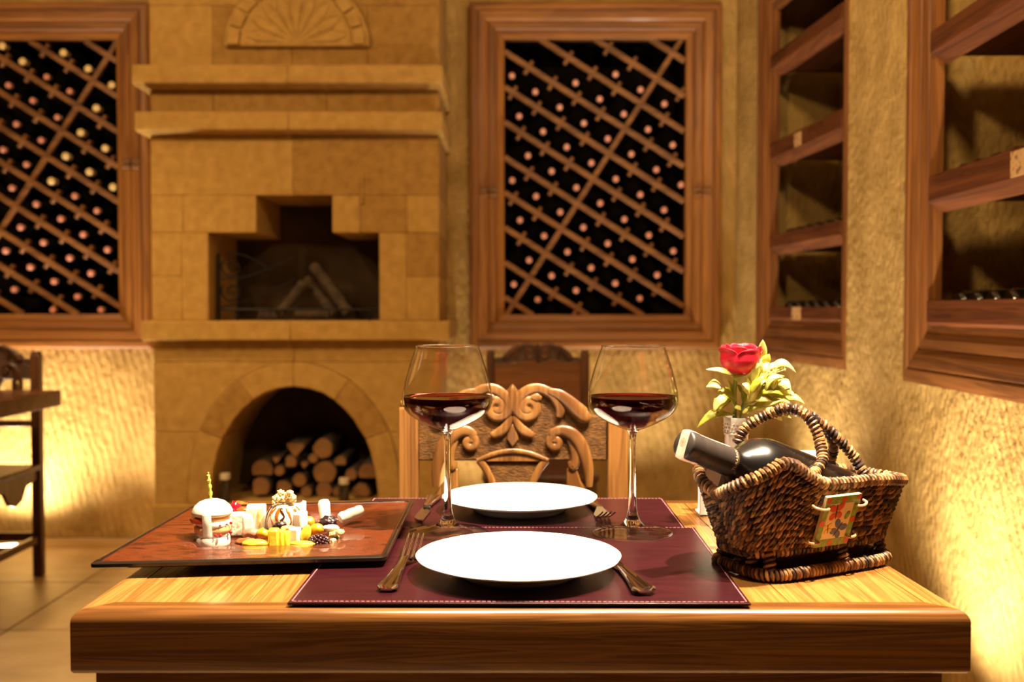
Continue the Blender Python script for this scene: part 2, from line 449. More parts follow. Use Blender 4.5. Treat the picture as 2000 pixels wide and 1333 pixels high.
# the right wall: far stretch and near stretch, each with a shelf niche
NZ0, NZ1 = 0.868, 2.50
FN = (3.505, 4.490); NN = (1.985, 2.985)        # niche frames along Y
FWID = 0.172
def niche_hole(a, z0=NZ0, z1=NZ1): return (a[0] + 0.010, a[1] - 0.010, z0 + 0.010, z1 - 0.010)
hf, hn = niche_hole(FN), niche_hole(NN)
wall_grid('wall_right', [3.455, hf[0], hf[1], YB], [0, hf[2], hf[3], ZC], [hf], lambda u, v: (Xf(u), u, v), M['tuff_side'])
wall_grid('wall_right_near', [YFRONT, hn[0], hn[1], 3.455], [0, hn[2], hn[3], ZC], [hn], lambda u, v: (Xn(u), u, v), M['tuff_side'])
def niche_box(h, Xw, nx, ny, depth, name):
    b = MB()
    P = lambda y, d, z: (Xw(y) - nx * d, y - ny * d, z)   # d metres into the wall
    for d0, d1 in ((0, depth),):
        y0, y1, z0, z1 = h
        A = [P(y0, 0, z0), P(y1, 0, z0), P(y1, 0, z1), P(y0, 0, z1)]
        Bk = [P(y0, depth, z0), P(y1, depth, z0), P(y1, depth, z1), P(y0, depth, z1)]
        b.add(A + Bk, [(0, 1, 5, 4), (1, 2, 6, 5), (2, 3, 7, 6), (3, 0, 4, 7), (4, 5, 6, 7)])
    o = b.build(name, M['tuff_side'], ang=20); tag(o, kind='structure')
nfar = Vector((-1, -0.0775, 0)).normalized(); nnear = Vector((-1, 0.015, 0)).normalized()
niche_box(hf, Xf, nfar.x, nfar.y, 0.36, 'wall_niche_far')
niche_box(hn, Xn, nnear.x, nnear.y, 0.36, 'wall_niche_near')
tag(MB().add([(XL, YFRONT, 0), (XL, YB, 0), (XL, YB, ZC), (XL, YFRONT, ZC)], [(0, 1, 2, 3)]).build('wall_left', M['far_wall']), kind='structure')
tag(MB().add([(XL, YFRONT, 0), (1.3, YFRONT, 0), (1.3, YFRONT, ZC), (XL, YFRONT, ZC)], [(0, 1, 2, 3)]).build('wall_front', M['far_wall']), kind='structure')
tag(MB().box(XL, 1.6, YFRONT, YB + 0.4, ZC, ZC + 0.05).build('ceiling', M['ceiling']), kind='structure')

# ------------------------------------------------------------------ moulded timber frames
PROF = [(0, -0.004), (0, 0.062), (0.012, 0.068), (0.034, 0.068), (0.037, 0.060), (0.041, 0.060), (0.044, 0.066), (0.078, 0.060), (0.088, 0.052),
        (0.091, 0.044), (0.095, 0.044), (0.098, 0.050), (0.122, 0.046), (0.130, 0.038), (0.133, 0.030), (0.138, 0.030), (0.141, 0.034), (0.158, 0.030), (0.168, 0.024), (0.168, -0.02)]
def frame(root, P, s0, s1, z0, z1, wid, mv, mh, wid0=None):
    k = wid / 0.168; k0 = (wid0 or wid) / 0.168
    def side(name, fn, mat):
        b = MB(); n = len(PROF); vs = []
        for (a, d) in PROF: vs += [fn(a, d, 0), fn(a, d, 1)]
        fs = [(2 * i, 2 * i + 1, 2 * i + 3, 2 * i + 2) for i in range(n - 1)]
        fs += [tuple(2 * i for i in range(n)), tuple(2 * i + 1 for i in range(n - 1, -1, -1))]
        b.add(vs, fs); return b.build(name, mat, root, ang=20)
    side('frame_stile', lambda a, d, e: P(s0 + a * k0, (z0 + a * k, z1 - a * k)[e], d), mv)
    side('frame_stile', lambda a, d, e: P(s1 - a * k, (z0 + a * k, z1 - a * k)[e], d), mv)
    side('frame_rail', lambda a, d, e: P((s0 + a * k0, s1 - a * k)[e], z0 + a * k, d), mh)
    side('frame_rail', lambda a, d, e: P((s0 + a * k0, s1 - a * k)[e], z1 - a * k, d), mh)

# ------------------------------------------------------------------ lattice wine cabinets
LA = R(32.4)                                       # slope of the long slats, measured in the wall plane
EU = Vector((math.cos(LA), 0, -math.sin(LA)))      # along the long slats, down to the right
EV = Vector((-math.sin(LA), 0, -math.cos(LA)))     # across them, downwards
def clip_seg(o, d, r):
    """part of the line o + t d inside rectangle r (x0 x1 z0 z1)"""
    t0, t1 = -9, 9
    for p, q, lo, hi in ((o.x, d.x, r[0], r[1]), (o.z, d.z, r[2], r[3])):
        if abs(q) < 1e-9: continue
        a, b = (lo - p) / q, (hi - p) / q
        t0, t1 = max(t0, min(a, b)), min(t1, max(a, b))
    return (t0, t1) if t1 > t0 + 0.01 else None
def cabinet(label, out, inn, anchor, pitch_v, pitch_u, cross_u0):
    root = thing('wine_cabinet', label, 'cabinet', ((out[0] + out[1]) / 2, YB, out[2]))
    P = lambda s, z, d: (s, YB - d, z)
    frame(root, P, out[0], out[1], out[2], out[3], inn[0] - out[0], M['frame'], M['frame_h'])
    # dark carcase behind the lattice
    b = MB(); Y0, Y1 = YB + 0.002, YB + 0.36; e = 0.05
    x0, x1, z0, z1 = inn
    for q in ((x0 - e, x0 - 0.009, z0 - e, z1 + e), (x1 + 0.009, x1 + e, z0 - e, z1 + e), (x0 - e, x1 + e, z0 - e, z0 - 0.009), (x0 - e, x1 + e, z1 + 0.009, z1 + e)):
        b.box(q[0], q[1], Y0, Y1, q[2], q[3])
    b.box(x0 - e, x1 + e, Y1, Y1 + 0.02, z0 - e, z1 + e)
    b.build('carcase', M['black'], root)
    # hinge plates half way up the stiles
    for sx in (out[0] + 0.085, out[1] - 0.085):
        zc = at(0, 375 if anchor.x > -1 else 320, 4.74).z
        h = MB()
        for dx in (-0.022, 0.022):
            for dz in (-0.013, 0.013):
                h.box(sx + dx - 0.02, sx + dx + 0.02, YB - 0.068, YB - 0.05, zc + dz - 0.010, zc + dz + 0.010)
        h.build('hinge_plate', M['lattice'], root, bevel=0.004)
    Ys = YB - 0.012
    v = -14
    for v in range(-14, 15):
        o = anchor + EV * (pitch_v * v)
        c = clip_seg(o, EU, inn)
        if not c: continue
        a, e = o + EU * c[0], o + EU * c[1]
        s = MB(); mid = (a + e) / 2; mid.y = Ys
        s.obox(mid, EU * ((c[1] - c[0]) / 2), (0, 0.012, 0), EV * 0.0125)
        s.build('lattice_slat', M['lattice'], root, bevel=0.003)
        for u in range(-16, 17):
            t = pitch_u * u
            if u == cross_u0: continue
            if not (c[0] + 0.02 < t < c[1] - 0.02): continue
            q = o + EU * t; q.y = Ys + 0.012
            lo, hi = -0.034, 0.036
            pts = q + EV * lo, q + EV * hi
            if not all(inn[2] < z.z < inn[3] and inn[0] < z.x < inn[1] for z in pts): continue
            g = MB().obox(q + EV * ((lo + hi) / 2), EU * 0.009, (0, 0.016, 0), EV * ((hi - lo) / 2))
            g.build('peg', M['lattice'], root, bevel=0.003, seg=1)
    o = anchor + EU * (pitch_u * cross_u0)
    c = clip_seg(o, EV, inn)
    mid = o + EV * ((c[0] + c[1]) / 2); mid.y = Ys + 0.004
    MB().obox(mid, EU * 0.012, (0, 0.012, 0), EV * ((c[1] - c[0]) / 2)).build('cross_slat', M['lattice'], root, bevel=0.003)
    return root
def z4(x, y): return (900 + x / 1.9034, y / 1.9034)
aC = at(*z4(465, 515), 4.79); aC2 = at(*z4(375, 465), 4.79)
PV, PU = 0.1372, 0.1322
anchorC = at(*z4(550, 572), 4.79)                  # a slat crossed by the upright cross slat
anchorL = at(121.6, 256.5, 4.79)
cabinet('centre lattice wine cabinet with moulded brown frame behind the carved chair', CAB_C, CAB_CI, anchorC, PV, PU, 0)
cabinet('left lattice wine cabinet cut by the photo edge, beside the fireplace', CAB_L, CAB_LI, anchorL, PV, PU, 0)

# bottles lying in the lattice, necks to the room
def lattice_bottle(name, p, capmat, label, group, r=0.0155):
    b = MB()
    prof = [(0.0, 0.30), (0.036, 0.30), (0.038, 0.28), (0.038, 0.12), (0.030, 0.095), (0.0145, 0.068), (0.0145, 0.03), (0.0, 0.03)]
    b.lathe(prof, 14, (p.x, p.y, p.z), (0, 1, 0))
    root = b.build(name, M['bottle'], None, loc=p)
    tag(root, label, 'bottle', group)
    c = MB().lathe([(0, -0.001), (r * 0.8, 0), (r, 0.004), (r, 0.012), (r * 0.93, 0.015), (r * 0.93, 0.045)], 14, p, (0, 1, 0))
    c.build('capsule', capmat, root)
    return root
capsC = [(427,307),(517,367),(607,423),(697,480),(789,538),(576,275),(669,332),(758,385),(190,280),(277,340),(368,398),(458,457),(547,515),(635,572),(728,630),(820,686),
 (217,431),(306,488),(394,546),(486,605),(577,665),(668,723),(757,780),(250,578),(338,636),(430,697),(519,755),(609,815),(700,874),(791,933),
 (191,670),(280,729),(370,788),(456,845),(547,905),(639,964),(731,1022),(220,818),(310,877),(397,936),(485,995),(575,1053),(666,1110),(254,967),(338,1025),(429,1080),(197,1057),(286,1115)]
capsC = [z4(*c) for c in capsC]
capsL = [(42.8,119.7),(122.7,102.8),(171,134),(217,166),(90,150),(135,178),(15,166),(62.6,196),(110.8,229),(187,211),(156.5,259),(204.4,289.6),(30.4,242),(78.8,273.4),
 (127,305),(173.4,335.8),(4.5,292),(50,321),(99,353.8),(21.7,367),(219.4,365.3),(144.6,382.7),(188,411.7),(69,398.5),(117.3,427.3),(161,458),(208.4,487.8),(38.3,443.9),
 (83,473.7),(134.4,504),(176,534),(9,490),(57.4,522),(104,550),(149.7,580),(26,566),(102,606),(196,606),(3,89)]
GOLD = {(42.8,119.7),(122.7,102.8),(171,134),(217,166),(187,211),(156.5,259),(204.4,289.6),(127,305),(173.4,335.8),(99,353.8),(219.4,365.3),(3,89)}
def rows_of(caps, anchor):
    rows = {}
    for c in caps:
        p = at(c[0], c[1], 4.79); v = (p - anchor).dot(EV)
        rows.setdefault(math.floor(v / PV), []).append((c, p))
    ks = sorted(rows)
    for i, k in enumerate(ks):
        for j, (c, p) in enumerate(sorted(rows[k], key=lambda q: q[1].x)): yield i, j, c, p
for side, caps, anc in (('centre', capsC, anchorC), ('left', capsL, anchorL)):
    for i, j, c, p in rows_of(caps, anc):
        p = at(c[0], c[1], YB - 0.022)
        gold = side == 'left' and c in GOLD
        if not (side == 'left' and c == (3, 89)) or True:
            lattice_bottle('wine_bottle', p, M['cap_gold' if gold else 'cap_red'],
                           f"{'gold' if gold else 'red'}-capped bottle, {ORD[j]} from left in {ORD[i]} slanting row from top, {side} lattice cabinet",
                           f'bottles lying in the {side} lattice cabinet', 0.0175 if gold else 0.0145)

# ------------------------------------------------------------------ shelf niches in the right wall
def niche(label, Xw, nrm, span, shelves, tags, nm):
    ymid = (span[0] + span[1]) / 2
    root = thing('shelf_niche', label, 'shelf', (Xw(ymid), ymid, NZ0))
    P = lambda s, z, d: (Xw(s) + nrm.x * d, s + nrm.y * d, z)
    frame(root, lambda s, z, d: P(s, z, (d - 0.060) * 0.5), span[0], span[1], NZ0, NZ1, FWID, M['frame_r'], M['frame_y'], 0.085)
    a, e = span[0] + 0.085 - 0.012, span[1] - FWID + 0.014
    for q, (zt, zb) in enumerate(shelves):
        # lip with a bevelled underside, and the board behind it
        prof = [(-0.004, zt), (-0.004, zb + 0.030), (-0.038, zb), (-0.055, zb), (-0.055, zt)]
        b = MB().prism(prof, lambda d, z: P(a, z, d), lambda d, z: P(e, z, d))
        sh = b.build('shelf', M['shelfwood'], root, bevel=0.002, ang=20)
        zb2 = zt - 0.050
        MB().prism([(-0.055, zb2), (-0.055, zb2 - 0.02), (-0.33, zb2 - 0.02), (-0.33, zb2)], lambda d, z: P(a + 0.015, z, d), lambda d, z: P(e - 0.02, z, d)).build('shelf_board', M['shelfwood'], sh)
        for (ti, ys, h, wd) in tags:
            if ti == q:
                zc = (zt + zb) / 2 + 0.012
                MB().prism([(-0.004, zc - h / 2), (-0.004, zc + h / 2), (-0.001, zc + h / 2), (-0.001, zc - h / 2)], lambda d, z: P(ys - wd / 2, z, d), lambda d, z: P(ys + wd / 2, z, d)).build('label_plate', M['plate'], sh)
    return root, P, a, e
M['plate'] = mottled('label_plate', [(0.50, 0.28, 0.10), (0.50, 0.28, 0.10), (0.16, 0.07, 0.03)], ns=70, detail=2, rough=0.6, bump=0, lo=0.45, hi=0.62)
SH_F = [(2.139, 2.055), (1.772, 1.678), (1.387, 1.307), (1.085, 1.010)]
SH_N = [(1.835, 1.748), (1.441, 1.344), (1.101, 1.010)]
nr1 = niche('far shelf niche in the right wall with dark bottles, behind the red rose', Xf, nfar, FN, SH_F, [(1, at(1568, 262, 4.0).y, 0.05, 0.07), (3, 4.0, 0.05, 0.09)], 'far')
nr2 = niche('near shelf niche in the right wall, cut by the right photo edge', Xn, nnear, NN, SH_N, [(1, 2.29, 0.058, 0.10)], 'near')
def shelf_bottle(p, nrm, label, group):
    b = MB()
    prof = [(0.0, 0.0), (0.012, 0.0), (0.030, -0.004), (0.036, 0.004), (0.038, 0.012), (0.038, 0.17), (0.028, 0.20), (0.0145, 0.225), (0.0145, 0.28), (0.0, 0.28)]
    b.lathe(prof, 16, p, -nrm)
    o = b.build('wine_bottle', M['bottle'], None, loc=p); return tag(o, label, 'bottle', group)
SHN = {3: ['top', 'middle', 'bottom'], 4: ['top', 'second', 'third', 'bottom']}
for (root, P, a, e), nrm, shelves, nm, ymin in ((nr1, nfar, SH_F, 'far', 3.6), (nr2, nnear, SH_N, 'near', 2.17)):
    for q, (zt, zb) in enumerate(shelves):
        k = 0; y = e - 0.068
        while y > max(a + 0.015, ymin) + 0.04:
            p = Vector(P(y, zt - 0.050 + 0.0385 - 0.0, -0.062))
            shelf_bottle(p, nrm, f"dark bottle, {ORD[k]} from the left on the {SHN[len(shelves)][q]} shelf of the {nm} right-wall niche", f'dark bottles on the {SHN[len(shelves)][q]} shelf, {nm} niche')
            y -= 0.0985; k += 1

# ------------------------------------------------------------------ fireplace
FP = thing('fireplace', 'tall carved sandstone fireplace with stepped firebox above an arched log store', 'fireplace', (-0.91, YF, 0))
def fx(px): return at(px, 600, YF).x
def fz(py): return at(600, py, YF).z
def block(x0, y0, x1, y1, dy=0.0, yb=4.795, mat='stone', bev=0.006, name='stone_block'):
    return MB().box(fx(x0), fx(x1), YF - dy, yb, fz(y1), fz(y0)).build(name, M[mat], FP, bevel=bev)
# firebox storey
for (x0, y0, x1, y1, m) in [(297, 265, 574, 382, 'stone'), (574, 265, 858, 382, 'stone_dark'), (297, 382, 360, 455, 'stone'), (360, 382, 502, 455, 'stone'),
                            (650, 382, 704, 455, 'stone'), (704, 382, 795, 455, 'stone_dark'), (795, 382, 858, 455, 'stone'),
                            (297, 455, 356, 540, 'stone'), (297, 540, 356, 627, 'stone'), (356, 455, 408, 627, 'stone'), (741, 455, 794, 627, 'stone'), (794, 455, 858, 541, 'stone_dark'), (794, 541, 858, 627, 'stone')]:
    block(x0, y0, x1, y1, rng.uniform(0, 0.004), mat=m, bev=0.004)
block(704, 337, 712, 400, 0.010, yb=4.32, mat='stone_dark', bev=0.003)
# mantel shelf under the firebox
block(285, 627, 573, 665, 0.06); block(573, 627, 888 - 8, 665, 0.06)
# frieze and two ledges
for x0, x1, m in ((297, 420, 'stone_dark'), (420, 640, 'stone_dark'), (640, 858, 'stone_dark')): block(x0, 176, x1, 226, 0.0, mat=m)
def ledge(x0, x1, y0, y1, dy):
    b = MB(); X0, X1 = fx(x0), fx(x1); z0, z1 = fz(y1), fz(y0)
    h = z1 - z0
    prof = [(YF - dy, z1), (YF - dy, z0 + h * 0.10), (YF - dy * 0.72, z0), (4.795, z0), (4.795, z1)]
    b.prism(prof, lambda y, z: (X0, y, z), lambda y, z: (X1, y, z)); return b.build('ledge_stone', M['stone'], FP, bevel=0.006, ang=25)
ledge(279, 574, 137, 176, 0.10); ledge(574, 868, 137, 176, 0.10)
ledge(281, 574, 225, 264, 0.085); ledge(574, 867, 225, 264, 0.085)
# hood with the carved half-rosette
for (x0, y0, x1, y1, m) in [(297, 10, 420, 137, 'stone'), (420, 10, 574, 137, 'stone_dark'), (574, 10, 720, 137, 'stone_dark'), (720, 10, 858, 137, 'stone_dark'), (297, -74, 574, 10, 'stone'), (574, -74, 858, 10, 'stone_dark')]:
    block(x0, y0, x1, y1, 0.0, mat=m, bev=0.004)
rc = at(582, 94, YF); rr = 0.302
b = MB(); n = 24
half = [(math.cos(math.pi * i / n), math.sin(math.pi * i / n)) for i in range(n + 1)]
b.prism([(rc.x + rr * x, rc.z + rr * 0.98 * y) for x, y in half], lambda x, z: (x, YF - 0.035, z), lambda x, z: (x, YF + 0.02, z))
b.build('rosette_slab', M['stone'], FP, bevel=0.008)
for i in range(11):                                           # blocks of the ring
    a0, a1 = math.pi * (i + 0.06) / 11, math.pi * (i + 0.94) / 11
    poly = [(r_ * math.cos(a), r_ * math.sin(a)) for r_, a in ((0.235, a0), (0.285, a0), (0.285, (a0 + a1) / 2), (0.285, a1), (0.235, a1), (0.235, (a0 + a1) / 2))]
    MB().prism(poly, lambda x, z: (rc.x + x, YF - 0.052, rc.z + z), lambda x, z: (rc.x + x, YF - 0.03, rc.z + z)).build('ring_stone', M['stone'], FP, bevel=0.005)
for i in range(9):                                            # fluted rays
    a = math.pi * (i + 0.5) / 9; d = Vector((math.cos(a), 0, math.sin(a)))
    o = Vector((rc.x, YF - 0.036, rc.z + 0.012))
    MB().tube([o + d * 0.02, o + d * 0.09, o + d * 0.16, o + d * 0.205], [0.004, 0.014, 0.026, 0.012], 8, flat=((0, 1, 0), 0.55)).build('rosette_ray', M['stone'], FP)
# arched storey
inn_r = [(0, 755), (30, 759), (58, 768), (80, 782), (100, 800), (116, 818), (128, 838), (141, 858), (149, 880), (158, 916), (163, 951), (166, 985)]
out_r = [(0, 708), (40, 712), (75, 724), (108, 742), (135, 766), (156, 790), (172, 815), (185, 842), (195, 870), (203, 905), (208, 945), (211, 985)]
AX = 573
block(298, 665, 573, 708, 0.0); block(573, 665, 858, 708, 0.0)
for sgn in (-1, 1):
    edge = 298 if sgn < 0 else 858
    for (ya, yb_) in ((708, 845), (845, 985)):
        arc = [(AX + sgn * dx, y) for dx, y in out_r if ya <= y <= yb_]
        def xo(y):
            for (d0, y0), (d1, y1) in zip(out_r[:-1], out_r[1:]):
                if y0 <= y <= y1: return AX + sgn * (d0 + (d1 - d0) * (y - y0) / (y1 - y0))
        arc = [(xo(ya), ya)] + [p for p in arc if ya < p[1] < yb_] + [(xo(yb_), yb_)]
        poly = [(edge, ya)] + arc + [(edge, yb_)]
        poly = [(fx(x), fz(y)) for x, y in poly]
        MB().prism(poly, lambda x, z: (x, YF, z), lambda x, z: (x, 4.795, z)).build('stone_block', M['stone'], FP, bevel=0.005)
    cuts = [0, 3, 7, 11]
    for c0, c1 in zip(cuts[:-1], cuts[1:]):
        poly = [(AX + sgn * dx, y) for dx, y in inn_r[c0:c1 + 1]] + [(AX + sgn * dx, y) for dx, y in out_r[c0:c1 + 1][::-1]]
        poly = [(fx(x), fz(y)) for x, y in poly]
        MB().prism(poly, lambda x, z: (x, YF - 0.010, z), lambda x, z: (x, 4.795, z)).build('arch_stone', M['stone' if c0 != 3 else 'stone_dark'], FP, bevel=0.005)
HZ = fz(984)
MB().box(fx(298), fx(858), YF - 0.03, 4.795, 0.0, HZ).build('hearth_stone', M['stone'], FP, bevel=0.008)
# dark stone lining at the back of both openings, sooty in the firebox
MB().box(fx(405), fx(745), 4.74, 4.79, fz(628), fz(380)).build('firebox_back', M['dark_lining'], FP)
MB().box(fx(400), fx(745), 4.76, 4.79, HZ, fz(750)).build('log_store_back', M['dark_lining'], FP)

# firewood under the arch
def log_poly(kind, r, seed):
    rg = random.Random(seed); n = 14; pts = []
    for i in range(n):
        a = 2 * math.pi * i / n; q = r * (1 + rg.uniform(-0.06, 0.06))
        x, z = q * math.cos(a), q * math.sin(a)
        if kind == 'half': z = max(z, -0.45 * r)
        if kind == 'tri':
            z = min(z, 0.55 * r); 
            if z < 0.3 * r: x *= max(0.15, (z + r) / (1.4 * r))
        if kind == 'quarter': x = max(x, -0.7 * r); z = max(z, -0.7 * r)
        pts.append((x, z))
    return pts
LOGS = [(512.4,919,21,'half','split log with domed end at the left of the pile'), (508,953,20,'quarter','squarish split log at the bottom left of the pile'), (577.5,877,20,'tri','wedge-shaped split log on top of the pile'),
        (631,876,20,'round','dim round log at the top right of the pile'), (612,895.5,9.5,'round','small bright round stick under the top logs'), (594.5,908,8.5,'tri','small wedge stick in the middle of the pile'),
        (634,923,23,'round','largest round log in the middle of the pile'), (585,938,14,'round','round log left of the largest log'), (553,955,17,'quarter','quartered log second from left in the bottom row'),
        (598.5,961,11,'round','small round log in the middle of the bottom row'), (633,958,16,'round','reddish round log under the largest log'), (546,920,10,'round','small log right of the domed split log'),
        (664.7,903,12,'half','dim split stick right of the top logs'), (686,927,12,'round','round stick at the right, beside the pale-capped jar'), (657.5,961,8.5,'round','small log half hidden by the right jar'),
        (706,962,18,'half','split log at the bottom right corner of the pile'), (719,925,20,'half','large dark split log against the right side of the arch'), (540,898,9,'tri','thin wedge stick at the upper left of the pile'),
        (567,903,13,'quarter','dim split log under the wedge on top')]
for i, (px, py, pr, kind, lab) in enumerate(LOGS):
    Yl = 4.43 + rng.uniform(-0.015, 0.02); p = at(px, py, Yl); r = pr * Yl / FPX * 1.02
    pl = log_poly(kind, r, i)
    dx, dz = rng.uniform(-0.01, 0.01), 0
    b = MB().prism(pl, lambda x, z: (p.x + x, Yl, p.z + z), lambda x, z: (p.x + x * 0.97 + dx, Yl + 0.30, p.z + z * 0.97 + dz))
    root = b.build('firewood_log', M['bark'], None, loc=p, bevel=0.003, seg=1); tag(root, lab, 'log', 'firewood under the arch')
    MB().prism([(x * 0.93, z * 0.93) for x, z in pl], lambda x, z: (p.x + x, Yl - 0.004, p.z + z), lambda x, z: (p.x + x, Yl + 0.002, p.z + z)).build('cut_end', M['cut'], root)

# small dark jars with pale caps standing on the hearth
for px, py0, py1, lab in ((440, 925, 982, 'small dark jar with pale cap at the left foot of the arch'), (672, 934, 984, 'small dark jar with pale cap in front of the log pile')):
    Yj = YF - 0.012 + 0.04
    zt = at(px, py0, Yj).z; x = at(px, 950, Yj).x; hgt = zt - HZ
    root = thing('hearth_jar', lab, 'jar', (x, Yj, HZ), 'pale-capped jars on the hearth')
    MB().lathe([(0, 0), (0.021, 0), (0.023, 0.004), (0.023, hgt - 0.05), (0.019, hgt - 0.036), (0.019, hgt - 0.024), (0, hgt - 0.024)], 20, (x, Yj, HZ)).build('jar_body', M['jar'] if 'jar' in M else plain('jar_dark', (0.035, 0.022, 0.014), 0.25, coat=0.4), root)
    MB().lathe([(0, hgt - 0.025), (0.0215, hgt - 0.025), (0.0215, hgt - 0.002), (0.018, hgt), (0, hgt)], 20, (x, Yj, HZ)).build('cap', plain('jar_cap', (0.62, 0.50, 0.32), 0.5), root)

# logs leaning in the firebox and the wrought-iron screen
FBZ = fz(627)
for (xa, ya, xb, yb_, r, d0, d1, lab) in [(545, 622, 592, 556, 0.024, 4.40, 4.52, 'left leaning log in the firebox'), (612, 520, 682, 618, 0.024, 4.55, 4.44, 'right leaning log in the firebox, the upper of two'),
                                        (600, 545, 655, 622, 0.022, 4.60, 4.50, 'right leaning log in the firebox, the lower of two'), (505, 618, 560, 618, 0.020, 4.50, 4.55, 'log lying at the left on the firebox floor'),
                                        (575, 617, 640, 617, 0.022, 4.46, 4.50, 'log lying across the middle of the firebox floor')]:
    a, e = at(xa, ya, d0), at(xb, yb_, d1)
    if a.z < FBZ + r * 1.18: a.z = FBZ + r * 1.18
    if e.z < FBZ + r * 1.18: e.z = FBZ + r * 1.18
    m_ = a.lerp(e, 0.5) + Vector((rng.uniform(-.01, .01), 0, rng.uniform(-.006, .006)))
    b = MB().tube(catmull([a, m_, e], 5), [r * (1 + 0.12 * math.sin(k * 2.1)) for k in range(11)], 10)
    tag(b.build('fire_log', M['firelog'], None, loc=a), lab, 'log', 'burnt logs in the firebox')
sc = thing('fire_screen', 'black wrought-iron fire screen with scrolls in the firebox', 'screen', (fx(427), YF + 0.08, FBZ))
ys = YF + 0.08
def fq(px, py): return at(px, py, ys)
MB().tube([fq(427, 494), fq(427.5, 626)], 0.0075, 8).build('post', M['iron'], sc)
MB().tube([fq(427, 605), fq(735, 605)], 0.005, 8).build('bottom_rail', M['iron'], sc)
for px in (463, 722):
    MB().tube([fq(px, 604), fq(px, 626.5)], 0.007, 8).build('foot', M['iron'], sc)
def spiral(cx, cz, r0, r1, a0, turns, n=40):
    return [(cx + (r0 + (r1 - r0) * i / n) * math.cos(a0 + turns * 2 * math.pi * i / n), cz + (r0 + (r1 - r0) * i / n) * math.sin(a0 + turns * 2 * math.pi * i / n)) for i in range(n + 1)]
for cy in (522, 570):
    pts = spiral(453, cy, 2, 22, 0, 1.6)
    MB().tube([fq(x, y) for x, y in pts], 0.004, 6).build('scroll', M['iron'], sc)
for p4 in ([(432, 545), (480, 541), (530, 522), (575, 502)], [(432, 600), (480, 588), (530, 570), (575, 545)], [(440, 497), (470, 497), (505, 512), (530, 530)]):
    MB().tube(catmull([fq(*p) for p in p4], 6), 0.0035, 6).build('curl', M['iron'], sc)

# ------------------------------------------------------------------ floor uplight that shows at the left
u = at(15, 1072, 4.6); ux, uy = u.x, 4.6
root = thing('floor_uplight', 'bright round uplight let into the floor by the back wall', 'light', (ux, uy, 0))
MB().lathe([(0.075, -0.002), (0.075, 0.004), (0.062, 0.006), (0.058, 0.003)], 28, (ux, uy, 0)).build('ring', M['steel'], root)
MB().lathe([(0.058, 0.0032), (0.03, 0.006), (0, 0.007)], 28, (ux, uy, 0)).build('lens', glow('lamp_lens', (1, 0.85, 0.6), 14), root)

# ================================================================== the laid table
TZ = 0.76
def table_quad(root, cn, thick, r, fw_, n_planks, mp, mx, names=True):
    """slab from planks with four mitred border boards; cn = corners front-left, front-right, back-right, back-left"""
    c = [Vector((p[0], p[1], 0)) for p in cn]
    cen = sum(c, Vector()) / 4
    def bil(u, v): return c[0] * (1 - u) * (1 - v) + c[1] * u * (1 - v) + c[2] * u * v + c[3] * (1 - u) * v
    wx = (c[1] - c[0]).length; wy = (c[3] - c[0]).length; a, e = fw_ / wx, fw_ / wy
    def border(q, mat):
        # q: four (u, v) corners outer0, outer1, inner1, inner0
        b = MB(); P = [bil(*x) for x in q]
        out = ((P[0] + P[1]) / 2 - cen); nrm = Vector((P[1].y - P[0].y, P[0].x - P[1].x, 0)).normalized()
        if nrm.dot(out) < 0: nrm = -nrm
        nn = 6; prof = [(-fw_, TZ)] + [(-r + r * math.sin(k / nn * math.pi / 2), TZ - r + r * math.cos(k / nn * math.pi / 2)) for k in range(nn + 1)]
        rb = 0.005
        prof += [(-rb + rb * math.cos(k / 3 * math.pi / 2), TZ - thick + rb - rb * math.sin(k / 3 * math.pi / 2)) for k in range(4)] + [(-fw_, TZ - thick)]
        vs = []
        for (d, z) in prof:
            t = -d / fw_
            for k in (0, 1):
                o, i = P[k], P[3 - k]
                p = o.lerp(i, t); vs.append((p.x, p.y, z))
        n = len(prof)
        fs = [(2 * i, 2 * i + 1, 2 * ((i + 1) % n) + 1, 2 * ((i + 1) % n)) for i in range(n)] + [tuple(2 * i for i in range(n)), tuple(2 * i + 1 for i in range(n - 1, -1, -1))]
        b.add(vs, fs); return b.build('edge_board', mat, root, ang=60)
    border([(0, 0), (1, 0), (1 - a, e), (a, e)], mx); border([(0, 1), (1, 1), (1 - a, 1 - e), (a, 1 - e)], mx)
    border([(0, 0), (0, 1), (a, 1 - e), (a, e)], mp); border([(1, 0), (1, 1), (1 - a, 1 - e), (1 - a, e)], mp)
    for i in range(n_planks):
        u0 = a + (1 - 2 * a) * i / n_planks; u1 = a + (1 - 2 * a) * (i + 1) / n_planks
        g = 0.0004 / wx
        poly = [bil(u0 + g, e), bil(u1 - g, e), bil(u1 - g, 1 - e), bil(u0 + g, 1 - e)]
        b = MB().prism([(p.x, p.y) for p in poly], lambda x, y: (x, y, TZ - rng.uniform(0.0001, 0.0004)), lambda x, y: (x, y, TZ - thick + 0.002))
        b.build('plank', mp, root, bevel=0.0006, seg=1)
    return bil
tb = thing('dining_table', 'thick honey-coloured wooden table laid for two with burgundy mats', 'table', (0, 1.38, 0))
CN = [(-0.4635, 1.064), (0.4815, 1.064), (0.455, 1.697), (-0.4635, 1.697)]
table_quad(tb, CN, 0.067, 0.0125, 0.034, 6, M['tablewood'], M['tablewood_x'])
b = MB()
for (x, y) in ((-0.40, 1.13), (0.40, 1.13), (0.385, 1.63), (-0.40, 1.63)):
    MB().box(x - 0.04, x + 0.04, y - 0.04, y + 0.04, 0.0, TZ - 0.067).build('leg', M['tablewood'], tb, bevel=0.004)
